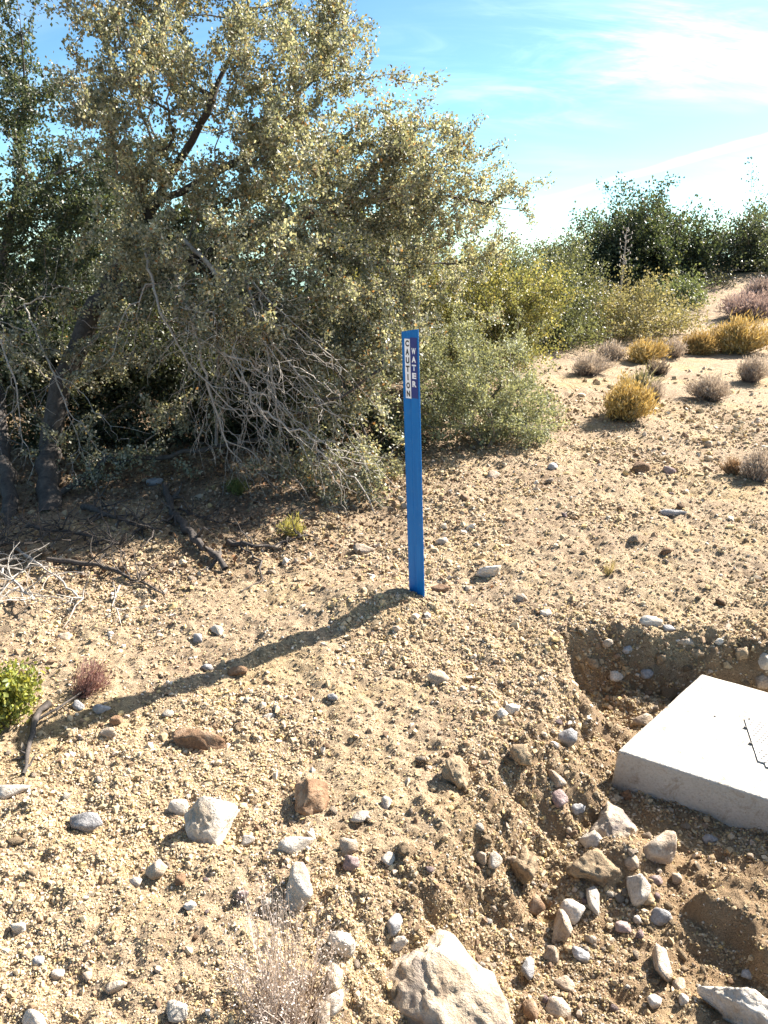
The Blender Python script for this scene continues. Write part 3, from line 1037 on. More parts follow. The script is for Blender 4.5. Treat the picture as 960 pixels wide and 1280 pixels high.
shrub('olive_shrub', 'grey-olive bush between the young oak and the round shrub', 700, 445, 10.5,
      [(700, 412, 39.6, 49.2, 10.4, .6, 170), (680, 362, 35.2, 32.8, 10.8, .5, 90), (720, 372, 30.8, 32.8, 11.0, .5, 80), (670, 452, 35.2, 20.5, 10, .4, 60)], 46, 70, .17, .034,
      [(.12, .13, .065), (.15, .155, .08), (.10, .115, .06)], [3, 3, 2])
DK = [(.060, .080, .042), (.085, .10, .05), (.048, .065, .036), (.11, .12, .06)]
shrub('far_oak', 'round dark green oak on the skyline', 795, 430, 17,
      [(790, 322, 54.56, 45.1, 17, 1.2, 420), (745, 347, 35.2, 36.9, 16.8, 1, 195), (845, 332, 36.96, 39.36, 17.2, 1, 255), (800, 397, 79.2, 41, 17, 1, 210), (705, 367, 26.4, 32.8, 16.5, .8, 105)], 47, 80, .24, .062, DK, [3, 2, 3, 1], rt=.004, step=.3, rmax=.16)
shrub('far_oak', 'wispy grey-green oak on the skyline at the right edge', 930, 380, 17.5,
      [(935, 297, 33.44, 27.88, 17.5, .8, 135), (915, 342, 39.6, 41, 17.3, .8, 240), (985, 322, 52.8, 49.2, 17.6, 1, 210), (880, 372, 26.4, 32.8, 17, .7, 105), (950, 372, 52.8, 24.6, 17.2, .7, 135)], 48, 62, .26, .056,
      [(.085, .10, .058), (.115, .13, .075), (.07, .085, .05)], [3, 2, 2], rt=.004, step=.3, rmax=.14, bare=.12)
shrub('far_shrub', 'low green bush at the foot of the far oaks', 860, 425, 14.5,
      [(858, 387, 22.88, 24.6, 14.4, .7, 130), (835, 372, 22.88, 21.32, 15, .6, 70)], 49, 60, .2, .045, [(.12, .145, .07), (.16, .18, .085), (.09, .11, .055)], [3, 2, 2])
shrub('far_shrub', 'hazy bush on the skyline left of the far oak', 660, 420, 15,
      [(660, 342, 44, 29.52, 15, .8, 130), (600, 352, 52.8, 32.8, 15, .8, 120), (695, 327, 22, 20.5, 15.5, .6, 60)], 50, 60, .22, .045, [(.10, .115, .065), (.14, .15, .08)], [3, 2])
shrub('far_shrub', 'dark bush at the slope foot by the right edge', 920, 400, 15.5,
      [(905, 380, 39.6, 19.68, 15.5, .7, 110), (970, 377, 44, 24.6, 16, .7, 90)], 51, 60, .2, .045, [(.075, .075, .05), (.10, .095, .065)], [3, 2], rt=.004)


# ------------------------------------------------------------------ low desert brush
def Y_FAR(p): return p.y > 4.5


def tuft(name, label, px, py, w_px, h_px, pal, seed, n=420, cat='bush', group=None, stemw=.004, leafs=5, lsize=.02, spreadang=.9, lean=(0, 0), basepal=None, mat='dry', curve=.25, quadl=False):
    p = gp(px, py)
    r = np.random.default_rng(seed)
    k = depth_of(p) / F_PX
    far = Y_FAR(p)
    R, Ht = w_px * k / 2 * (.85 if far else 1.0), h_px * k * (.76 if far else 1.0)
    b0 = np.stack([r.normal(size=n) * R * .18, r.normal(size=n) * R * .18, np.full(n, -.01)], 1)
    az = r.uniform(0, 2 * math.pi, n); q = r.uniform(0, 1, n) ** .6
    ph = r.uniform(0, 6.28, 4)
    irr = 1 + .28 * np.sin(az + ph[3]) + .24 * np.sin(2 * az + ph[0]) + .2 * np.sin(3 * az + ph[1]) + .16 * np.sin(5 * az + ph[2])
    end = np.stack([np.cos(az) * q * R * spreadang, np.sin(az) * q * R * spreadang, Ht * np.sqrt(np.clip(1.02 - q ** 2 * .75, .1, 1.1)) * r.uniform(.45, 1.1, n)], 1)
    end[:, :2] *= irr[:, None]; end[:, 2] *= np.clip(.62 + .4 * irr + .2 * np.sin(4 * az + ph[1]), .35, 1.3)
    end += r.normal(size=(n, 3)) * R * .07
    end += np.array([lean[0], lean[1], 0])
    mid = (b0 + end) / 2 + np.stack([np.cos(az) * R * curve * q, np.sin(az) * R * curve * q, np.zeros(n)], 1) * .6 + r.normal(size=(n, 3)) * R * .05
    sd = unit(np.cross(end - b0, r.normal(size=(n, 3))))
    w = (stemw * r.uniform(.6, 1.3, n))[:, None]
    V = np.stack([b0 - sd * w, b0 + sd * w, mid - sd * w * .8, mid + sd * w * .8, end - sd * w * .3, end + sd * w * .3], 1).reshape(-1, 3)
    bb = np.arange(n)[:, None] * 6
    Q = np.concatenate([bb + np.array([0, 1, 3, 2]), bb + np.array([2, 3, 5, 4])])
    pal = np.asarray(pal); bp = pal * .6 if basepal is None else np.asarray(basepal)
    ct = pal[r.integers(len(pal), size=n)] * r.uniform(.75, 1.2, (n, 1)); cb = bp[r.integers(len(bp), size=n)]
    C = np.stack([cb, cb, (cb + ct) / 2, (cb + ct) / 2, ct, ct], 1).reshape(-1, 3)
    root = empty(name, p, label, cat, group)
    sb = Buf(); sb.add(V, [Q], C)
    link('stems', sb.mesh('stems'), M['dry'], root)
    if leafs:
        lb = Buf()
        cc = np.concatenate([end, mid * .35 + end * .65]); dd = np.concatenate([unit(end - mid)] * 2)
        leaves(lb, r, cc, dd, leafs, lsize * 2.4, lsize * (1.0 if quadl else 1.7), pal, np.ones(len(pal)), quadl, .4, asp=.30 if quadl else .10, rnd=.75 if quadl else .38)
        link('foliage', lb.mesh('foliage'), M[mat], root)
    return root


GOLD = [(.46, .32, .10), (.54, .40, .15), (.37, .27, .11), (.54, .44, .24)]
GOLDB = [(.20, .15, .09), (.25, .19, .12)]
PURP = [(.38, .32, .27), (.44, .375, .32), (.31, .255, .215), (.49, .425, .365)]
PURPB = [(.16, .12, .10), (.20, .155, .135)]
tuft('rabbitbrush', 'golden yellow bush alone on the open slope, nearest of the yellow bushes', 778, 522, 76, 44, GOLD, 61, 800, lsize=.026, basepal=GOLDB, group='golden bushes', leafs=7)
tuft('rabbitbrush', 'small golden bush above the dry spiky clump', 803, 452, 56, 26, GOLD, 62, 420, lsize=.03, basepal=GOLDB, group='golden bushes')
tuft('rabbitbrush', 'widest golden bush on the far rise near the right edge', 918, 440, 78, 40, GOLD, 63, 620, lsize=.04, basepal=GOLDB, group='golden bushes', stemw=.006)
tuft('rabbitbrush', 'pale golden bush left of the widest golden bush', 872, 443, 44, 26, [(.40, .29, .12), (.36, .25, .10)], 64, 360, lsize=.035, basepal=GOLDB, group='golden bushes', stemw=.006)
tuft('buckwheat', 'greyish purple dry bush in the middle of the right slope', 885, 498, 60, 30, PURP, 65, 620, lsize=.018, basepal=PURPB, group='dry buckwheat bushes', leafs=3)
tuft('buckwheat', 'dry purple bush at the right edge below the golden bushes', 937, 476, 46, 34, PURP, 66, 420, lsize=.02, basepal=PURPB, group='dry buckwheat bushes', leafs=3)
tuft('buckwheat', 'low mauve bush beside the grey-green shrub', 735, 468, 62, 26, PURP, 67, 520, lsize=.02, basepal=PURPB, group='dry buckwheat bushes', leafs=3)
tuft('buckwheat', 'dry bush cut by the right edge with a dark shadow', 946, 600, 50, 40, PURP, 68, 480, lsize=.014, basepal=PURPB, group='dry buckwheat bushes', leafs=3)
tuft('buckwheat', 'small brown tussock beside the bush at the right edge', 916, 592, 26, 20, [(.30, .20, .12), (.24, .16, .10)], 69, 240, lsize=.012, group='dry buckwheat bushes', leafs=3)
tuft('buckwheat', 'mauve brush below the skyline at the right edge', 935, 395, 80, 26, [(.33, .25, .235), (.38, .29, .27)], 70, 420, lsize=.05, basepal=PURPB, group='dry buckwheat bushes', stemw=.008)
tuft('buckwheat', 'topmost mauve brush on the right hillside', 955, 368, 60, 16, [(.30, .24, .22), (.34, .27, .25)], 71, 300, lsize=.05, basepal=PURPB, group='dry buckwheat bushes', stemw=.008)
tuft('buckwheat', 'grey-mauve brush under the round olive shrub', 765, 450, 40, 22, PURP, 72, 360, lsize=.025, basepal=PURPB, group='dry buckwheat bushes', leafs=3)
tuft('buckwheat', 'thin mauve bush between the two yellow far bushes', 842, 446, 34, 22, PURP, 73, 300, lsize=.025, basepal=PURPB, group='dry buckwheat bushes', leafs=3)
tuft('buckwheat', 'small dry bush right of the nearest golden bush', 818, 500, 30, 24, PURP, 74, 260, lsize=.018, basepal=PURPB, group='dry buckwheat bushes', leafs=3)
tuft('spiky_clump', 'green spiky grass-like clump behind the nearest golden bush', 800, 490, 58, 36, [(.20, .21, .10), (.27, .26, .14), (.33, .29, .18)], 75, 260, 'plant', leafs=0, stemw=.008, curve=.1)
tuft('dead_clump', 'dry grey twiggy clump below the small golden bush', 822, 468, 46, 24, [(.30, .25, .20), (.16, .13, .11)], 76, 160, 'plant', leafs=0, stemw=.009)
tuft('foreground_brush', 'grey dried brush plant at the bottom edge, nearest of all plants', 358, 1290, 190, 165, [(.54, .46, .395), (.47, .395, .34), (.60, .52, .455), (.40, .33, .28)], 77, 330, 'plant', stemw=.0012, leafs=4, lsize=.0062, basepal=[(.22, .16, .13), (.28, .21, .17)], curve=.3, quadl=True)
tuft('red_seedling', 'small reddish twiggy plant at the end of the post shadow', 100, 868, 50, 34, [(.30, .17, .15), (.24, .13, .115), (.36, .22, .19)], 78, 170, 'plant', stemw=.0018, leafs=3, lsize=.009, lean=(.06, .02))
tuft('green_seedling', 'bright yellow-green leafy plant at the left edge', 2, 905, 70, 72, [(.24, .26, .06), (.30, .29, .07), (.17, .20, .06)], 79, 110, 'plant', stemw=.002, leafs=16, lsize=.020, mat='leaf', basepal=[(.18, .14, .10)], quadl=True)
tuft('grass_tuft', 'tiny yellow-green grass tuft right of the post', 761, 718, 22, 22, [(.42, .34, .13), (.46, .38, .18)], 80, 60, 'grass tuft', stemw=.0014, leafs=0)
tuft('grass_tuft', 'yellow-green sprout under the oak beside fallen twigs', 366, 668, 34, 18, [(.30, .28, .09), (.36, .31, .12)], 81, 110, 'grass tuft', stemw=.002, leafs=4, lsize=.014, mat='leaf')
tuft('grass_tuft', 'green sprout at the foot of the dead branches', 296, 617, 26, 16, [(.15, .18, .06), (.19, .2, .07)], 82, 90, 'grass tuft', stemw=.002, leafs=5, lsize=.016, mat='leaf')


# yucca flower stalk
def stalk():
    p = at(778, 340, 12.6); z = float(H([p.x], [12.6])[0])
    top = at(779, 284, 12.6)
    root = empty('yucca_stalk', (p.x, 12.6, z), 'tall pale dried yucca flower stalk before the far oak', 'plant')
    b = Buf(); b.C = []
    h = top.z - z
    tube(b, [(0, 0, 0), (.01, 0, h * .5), (.0, 0, h)], [.02, .016, .006], 5)
    link('stem', b.mesh('stem', True), M['deadwood'], root)
    r = np.random.default_rng(3); b = Buf()
    for k in range(26):
        t = .60 + .39 * k / 26; a = k * 2.4; l = (.13 - .2 * abs(t - .74)) * r.uniform(.5, 1)
        q = np.array([0, 0, h * t]); e = q + np.array([math.cos(a) * l, math.sin(a) * l, l * .4])
        tube(b, [q, e], [.005, .003], 3)
        e2 = e + np.array([0, 0, .035]); tube(b, [e, e2], [.010, .006], 4)
    link('branchlets', b.mesh('branchlets', True), M['deadwood'], root)


stalk()

# ------------------------------------------------------------------ fallen wood
def fallen(name, label, pix, mat, r0, r1, seed, twigs=0, lift=.02, group=None, tw_len=.25):
    r = np.random.default_rng(seed)
    pts = [np.array(gp(*p)) + np.array([0, 0, lift + (p[2] if len(p) > 2 else 0)]) if False else np.array(gp(p[0], p[1])) + np.array([0, 0, lift]) for p in pix]
    P = [pts[0]]
    for a, b in zip(pts[:-1], pts[1:]):
        k = max(2, int(np.linalg.norm(b - a) / .05))
        for q in range(1, k + 1): P.append(a + (b - a) * q / k + r.normal(size=3) * .007)
    P = np.array(P); P[:, 2] = np.maximum(P[:, 2], H(P[:, 0], P[:, 1]) + lift * .4)
    off = P[0].copy(); off[2] -= lift
    root = empty(name, off, label, 'branch', group)
    b = Buf(); tube(b, P - off, np.linspace(r0, r1, len(P)) * (1 + .15 * r.normal(size=len(P))), 8)
    link('stem', b.mesh('stem', True), M[mat], root)
    if twigs:
        b = Buf()
        for k in range(twigs):
            s = P[r.integers(len(P) // 5, len(P))]; d = unit(r.normal(size=3) * np.array([1, 1, .45]) + np.array([0, 0, .25]))
            L = tw_len * r.uniform(.4, 1.2); q = [s]; m = 5
            for i in range(m):
                d = unit(d + r.normal(size=3) * .28); q.append(q[-1] + d * L / m)
            q = np.array(q); q[:, 2] = np.maximum(q[:, 2], H(q[:, 0], q[:, 1]) + .003)
            tube(b, q - off, np.linspace(max(r1 * .9, .003), .0012, len(q)), 4)
            if r.uniform() < .7:
                d2 = unit(q[3] - q[2] + r.normal(size=3) * .5)
                q2 = np.array([q[2], q[2] + d2 * L * .25, q[2] + d2 * L * .45 + r.normal(size=3) * .02])
                q2[:, 2] = np.maximum(q2[:, 2], H(q2[:, 0], q2[:, 1]) + .003)
                tube(b, q2 - off, [max(r1 * .6, .002), .0016, .001], 3)
        link('twigs', b.mesh('twigs', True), M[mat], root)['kind'] = 'stuff'
    return root


fallen('fallen_log', 'dark forked log lying toward the camera under the oak', [(207, 612), (216, 648), (245, 680), (283, 716)], 'charwood', .022, .016, 91, 14, .03, tw_len=.22)
fallen('fallen_branch', 'dark branch lying crosswise right of the forked log', [(285, 682), (330, 690), (385, 672)], 'charwood', .012, .005, 92, 16, .02, 'fallen branches', .2)
fallen('fallen_branch', 'thin crooked twig curving down below the crosswise branch', [(290, 678), (325, 705), (328, 728), (300, 742)], 'charwood', .006, .003, 93, 4, .01, 'fallen branches', .12)
fallen('fallen_branch', 'long grey branch reaching right out of the dead wood pile', [(60, 705), (125, 712), (165, 728), (205, 750)], 'charwood', .014, .004, 94, 24, .025, 'fallen branches', .22)
fallen('fallen_branch', 'thick shaded branch on the litter right of the black trunk', [(105, 640), (150, 655), (195, 668)], 'charwood', .018, .008, 95, 28, .03, 'fallen branches', .25)
fallen('fallen_branch', 'pale bent stick at the front of the dead wood pile', [(20, 690), (60, 722), (105, 757)], 'deadwood', .008, .004, 96, 10, .03, 'fallen branches', .2)
fallen('fallen_branch', 'tangle of pale dead twigs at the left edge', [(-40, 700), (10, 730), (45, 765)], 'deadwood', .009, .004, 97, 44, .06, 'fallen branches', .28)
fallen('fallen_branch', 'darker tangled twigs behind the pale dead twigs', [(-50, 680), (0, 700), (70, 690)], 'charwood', .010, .004, 98, 56, .07, 'fallen branches', .28)
fallen('fallen_branch', 'small pale twig lying below the pile, end toward camera', [(150, 735), (142, 760), (150, 782)], 'deadwood', .005, .002, 99, 6, .012, 'fallen branches', .12)
fallen('fallen_branch', 'dark twiggy branch in front of the black trunk', [(30, 668), (85, 672), (150, 690)], 'charwood', .012, .005, 102, 34, .04, 'fallen branches', .26)
fallen('fallen_branch', 'dry brown sticks scattered between the forked log and crosswise branch', [(225, 640), (262, 655), (310, 662)], 'charwood', .007, .003, 103, 22, .02, 'fallen branches', .2)
fallen('root_stub', 'dark bent root stub beside the bright green plant', [(62, 885), (45, 905), (36, 925), (34, 972)], 'charwood', .012, .006, 100, 3, .015, None, .08)
fallen('root_stub', 'thin dark stem running to the small reddish plant', [(42, 912), (75, 890), (108, 868)], 'charwood', .006, .003, 101, 2, .02, None, .08)


# leaf litter under the oaks
def litter():
    r = np.random.default_rng(15); n = 26000
    x = r.uniform(-4.2, .9, n); y = r.uniform(3.2, 7.2, n)
    f = ss(3.2, 4.5, y + .9 * fbm(x * 1.2, y * 1.2, 91, 3)) * ss(.7, -.9, x - .35 * (y - 4) + .6 * fbm(x * 1.5, y * 1.5, 92, 3))
    k = r.uniform(size=n) < f * .85 + .02
    x, y = x[k], y[k]; n = len(x)
    pos = np.stack([x, y, H(x, y) + .004], 1)
    b = Buf()
    pal = [(.20, .13, .08), (.28, .19, .115), (.13, .085, .055), (.36, .27, .18), (.30, .16, .08)]
    leaves(b, r, pos, np.tile(np.array([1.0, 0, 0]), (n, 1)), 1, .006, .028, pal, [3, 3, 2, 1.5, 1], True, .05)
    o = link('leaf_litter', b.mesh('leaf_litter'), M['litter'])
    tag(o, 'brown dry oak leaves strewn on the ground under the trees', 'leaf litter', None, 'stuff')


litter()
# ------------------------------------------------------------------ stones
# (px, py, width_px, height_px, material, label)
ROCKS = [
 (245, 921, 68, 34, 'brown', 'long flat brown rock with pale top edge, left foreground'),
 (388, 990, 48, 60, 'brown', 'upright blocky dark brown rock left of the eroded bank'),
 (260, 1020, 64, 78, 'white', 'largest chalky white rock on the left foreground'),
 (222, 1007, 26, 30, 'white', 'chalky white chunk touching the left of the largest white rock'),
 (368, 1053, 46, 26, 'white', 'flat pale stone below the upright brown rock'),
 (374, 1114, 42, 54, 'white', 'tall grey-white rock above the dried foreground brush'),
 (105, 1028, 52, 24, 'grey', 'flat pale grey stone at left, tilted in the sand'),
 (10, 988, 38, 22, 'white', 'white stone cut by the left edge'),
 (134, 916, 26, 12, 'tan', 'thin pale flake left of the long brown rock'),
 (99, 883, 20, 12, 'grey', 'grey stone inside the end of the post shadow'),
 (124, 884, 22, 14, 'grey', 'second grey stone inside the post shadow end'),
 (146, 900, 18, 14, 'brown', 'small dark lump right of the post shadow end'),
 (78, 796, 20, 12, 'tan', 'pale pebble below the dead wood pile'),
 (273, 788, 18, 12, 'white', 'white pebble above the middle of the post shadow'),
 (248, 796, 13, 14, 'grey', 'dark pebble left of the white pebble above the shadow'),
 (258, 833, 17, 11, 'grey', 'grey pebble lying in the post shadow'),
 (296, 838, 34, 16, 'brown', 'reddish-brown clod under the post shadow'),
 (372, 878, 16, 10, 'tan', 'pale pebble right of the shadow middle'),
 (415, 872, 18, 12, 'grey', 'grey stone in open sand left of the eroded bank'),
 (338, 895, 22, 9, 'white', 'thin white flake in open sand'),
 (197, 1086, 30, 28, 'tan', 'round tan stone below the largest white rock'),
 (170, 1101, 20, 13, 'white', 'small white stone left of the round tan stone'),
 (226, 1098, 16, 15, 'brown', 'brown pebble right of the round tan stone'),
 (240, 1131, 15, 16, 'white', 'white pebble pair below the round tan stone'),
 (303, 1117, 26, 15, 'purple', 'dark purplish flat stone left of the grey-white rock'),
 (334, 1128, 15, 16, 'white', 'white pebble touching the grey-white rock at left'),
 (310, 1049, 19, 18, 'white', 'white stone between the white rock and flat pale stone'),
 (25, 1158, 19, 17, 'white', 'white stone near left edge, second up from the bottom'),
 (72, 1217, 21, 18, 'white', 'white angular stone at lower left'),
 (47, 1200, 20, 12, 'grey', 'bluish grey stone at lower left'),
 (110, 1220, 15, 13, 'tan', 'pale small stone right of the white angular stone'),
 (145, 1232, 32, 20, 'tan', 'yellowish flat stone at lower left'),
 (223, 1263, 34, 26, 'white', 'white stone at the bottom left of the dried brush'),
 (46, 1274, 38, 26, 'white', 'white stone cut by the bottom edge at left'),
 (436, 1056, 28, 26, 'tan', 'pale stone in the gravel right of the flat pale stone'),
 (441, 1077, 20, 17, 'purple', 'brown stone under the pale stone in the gravel'),
 (452, 1018, 22, 14, 'white', 'flat white pebble above the gravel patch'),
 (484, 1001, 16, 16, 'white', 'white pebble on the lip of the eroded bank'),
 (426, 1176, 40, 32, 'white', 'pale pitted stone right above the dried brush'),
 (416, 1226, 22, 32, 'tan', 'yellow-tan stone standing at the right of the dried brush'),
 (421, 1252, 20, 28, 'white', 'white stone under the yellow-tan one, lower edge'),
 (404, 1262, 30, 40, 'tan', 'streaked ochre clod at the bottom beside dried brush'),
 (492, 1155, 28, 24, 'grey', 'bluish grey square-cut stone above the biggest boulder'),
 (496, 1179, 24, 20, 'white', 'white stone under the bluish square-cut stone'),
 (487, 1071, 17, 18, 'white', 'white stone on the eroded bank below its lip'),
 (575, 1228, 150, 130, 'mottled', 'biggest boulder, pale and mottled, at the bottom edge'),
 (617, 1072, 20, 26, 'white', 'white wedge stone in the middle of the pit'),
 (601, 1070, 20, 14, 'tan', 'tan stone touching the white wedge stone'),
 (655, 1080, 32, 54, 'earth', 'standing clod of earth left of the pale lumpy boulder'),
 (770, 1030, 64, 62, 'mottled', 'pale lumpy boulder before the concrete box'),
 (738, 1050, 24, 30, 'white', 'white stone leaning on the pale lumpy boulder'),
 (745, 1080, 56, 50, 'earth', 'brown earth block under the pale lumpy boulder'),
 (826, 1060, 46, 32, 'tan', 'crumbly tan lump right of the pale lumpy boulder'),
 (791, 1077, 20, 17, 'tan', 'small stone under the lumpy boulder at its right'),
 (794, 1108, 22, 40, 'white', 'upright pale stone below the lumpy boulder'),
 (819, 1100, 22, 12, 'purple', 'thin brownish stone right of the upright pale stone'),
 (845, 1097, 16, 18, 'tan', 'small tan stone at the left end of the earth ledge'),
 (741, 1127, 20, 34, 'white', 'pale four-sided stone standing in the rubble centre'),
 (714, 1135, 36, 34, 'white', 'pale rounded stone left of the four-sided one'),
 (703, 1156, 32, 46, 'tan', 'tan angular stone leaning below the pale rounded stone'),
 (668, 1134, 22, 22, 'brown', 'orange-brown stone left of the rubble centre'),
 (640, 1075, 14, 14, 'tan', 'little stone between wedge stone and standing clod'),
 (808, 1122, 26, 14, 'earth', 'flat earth flake below the upright pale stone'),
 (778, 1157, 26, 16, 'purple', 'rosy oval stone in the rubble right of centre'),
 (797, 1149, 16, 12, 'white', 'small white stone by the rosy oval stone'),
 (826, 1143, 30, 22, 'grey', 'grey pitted stone below the earth ledge'),
 (725, 1192, 26, 20, 'grey', 'grey rounded stone below the tan angular stone'),
 (740, 1175, 14, 16, 'tan', 'small tan stone above the grey rounded stone'),
 (827, 1201, 28, 38, 'tan', 'pale angular stone standing at lower right'),
 (661, 1206, 16, 30, 'grey', 'thin grey splinter right of the biggest boulder'),
 (688, 1194, 22, 22, 'tan', 'tan stone between splinter and grey rounded stone'),
 (709, 1230, 26, 26, 'tan', 'tan round stone above the bottom tan block'),
 (700, 1258, 36, 28, 'tan', 'tan block near the bottom edge right of the boulder'),
 (665, 1262, 20, 26, 'brown', 'dark stone between the boulder and the tan block'),
 (816, 1250, 19, 20, 'white', 'white stone near the bottom, second from the right'),
 (849, 1229, 24, 20, 'tan', 'tan stone left above the large bottom right rock'),
 (854, 1250, 16, 16, 'white', 'small white stone left of the large bottom right rock'),
 (937, 1256, 92, 58, 'white', 'large pale flat rock in the bottom right corner'),
 (934, 1218, 20, 14, 'grey', 'grey pebble above the corner rock'),
 (697, 975, 24, 22, 'tan', 'orange-white stone at the foot of the eroded bank'),
 (697, 998, 26, 20, 'purple', 'mauve stone under the orange-white stone'),
 (722, 1012, 20, 12, 'grey', 'thin grey stone left of the lumpy boulder top'),
 (784, 993, 18, 15, 'brown', 'orange stone in the shade at the box corner'),
 (886, 1049, 18, 12, 'grey', 'grey stone in the shade before the box'),
 (806, 899, 26, 18, 'tan', 'tan stone leaning on the left side of the box'),
 (640, 885, 22, 17, 'white', 'pale stone halfway down the eroded bank'),
 (628, 892, 13, 14, 'white', 'small pale stone on the bank left of another'),
 (705, 920, 26, 24, 'grey', 'grey stone on the lower bank left of the box'),
 (692, 930, 11, 13, 'white', 'tiny white stone touching the grey bank stone'),
 (547, 846, 24, 20, 'tan', 'pale clod above the eroded bank'),
 (571, 962, 34, 44, 'earth', 'vertical clod of yellow earth on the bank lip'),
 (648, 940, 34, 36, 'earth', 'brown clod low on the eroded bank'),
 (608, 714, 32, 22, 'white', 'bright white stone right of the post'),
 (549, 736, 32, 16, 'brown', 'brown stone at the foot of the post'),
 (653, 747, 17, 14, 'tan', 'tan pebble between the post and the pit'),
 (682, 766, 20, 11, 'white', 'flat white stone above the pit corner'),
 (815, 776, 32, 18, 'white', 'white stone lying on the back rim of the pit'),
 (838, 786, 18, 14, 'grey', 'grey stone right of the white one on the pit rim'),
 (900, 802, 20, 12, 'white', 'pale stone on the pit rim near the right edge'),
 (858, 803, 22, 10, 'tan', 'pale flake on the pit rim centre'),
 (770, 847, 20, 15, 'white', 'white stone in the shaded pit corner'),
 (783, 813, 14, 11, 'grey', 'grey stone set in the shaded back bank'),
 (758, 806, 16, 12, 'tan', 'tan stone set high in the shaded back bank at its left end'),
 (828, 822, 20, 14, 'earth', 'brown clod stuck low in the shaded back bank'),
 (872, 818, 22, 14, 'earth', 'brown clod in the back bank just behind the box corner'),
 (926, 818, 26, 18, 'earth', 'crumbled clod on the back bank near the right edge'),
 (742, 832, 18, 14, 'earth', 'clod fallen at the left end of the back bank'),
 (806, 846, 18, 14, 'grey', 'grey stone on the shaded pit floor'),
 (955, 830, 18, 24, 'white', 'white stone at the right edge behind the box'),
 (952, 852, 22, 20, 'tan', 'pinkish stone at the right edge under the white one'),
 (800, 584, 32, 24, 'brown', 'rounded orange-brown rock on the open slope'),
 (835, 588, 20, 14, 'purple', 'dull stone right of the orange-brown rock'),
 (617, 593, 24, 17, 'tan', 'tan rock below the grey-green shrub'),
 (840, 641, 38, 13, 'grey', 'flat dark grey rock in the middle of the right slope'),
 (833, 688, 18, 11, 'brown', 'brown pebble below the flat grey rock'),
 (884, 556, 14, 10, 'tan', 'orange pebble on the slope below the mauve bush'),
 (690, 584, 16, 11, 'grey', 'pale pebble left of the orange-brown rock'),
 (581, 622, 14, 14, 'brown', 'brown clod right of the post middle'),
 (552, 676, 18, 11, 'white', 'white pebble beside the lower post'),
 (455, 688, 28, 16, 'tan', 'tan stone left of the lower post'),
 (357, 703, 13, 12, 'white', 'white pebble near the crosswise branch'),
 (196, 601, 18, 13, 'grey', 'grey stone in the shade under the oak'),
 (495, 785, 14, 10, 'tan', 'tan pebble left below the post foot'),
]


def place_rocks():
    for i, (px, py, w, h, mat, label) in enumerate(ROCKS):
        r = np.random.default_rng(1000 + i)
        c = gp(px, py + .22 * h)
        k = depth_of(c) / F_PX
        big = w * h
        sub = 5 if big > 3500 else 4 if big > 1300 else 3 if big > 200 else 2
        sx, sy, sz = w * k * .54, h * k * .55, h * k * .52
        if big > 9000: sx, sy, sz = sx * 1.22, sy * 1.1, sz * .8
        lump = .35 if mat == 'earth' else .14 if mat == 'mottled' else .0
        me = rock_mesh('rock', r, (sx, sy, sz), sub, int(r.integers(13, 20)), .13 if mat == 'earth' else .085 if big > 1300 else .05, lump)
        o = link('rock' if mat != 'earth' else 'earth_clod', me, M[mat])
        o.rotation_euler = (r.normal() * .15, r.normal() * .22, r.uniform(-.35, .35))
        o.location = (c.x, c.y, float(H([c.x], [c.y])[0]) + sz * .28)
        tag(o, label, 'rock' if mat != 'earth' else 'clod')


place_rocks()


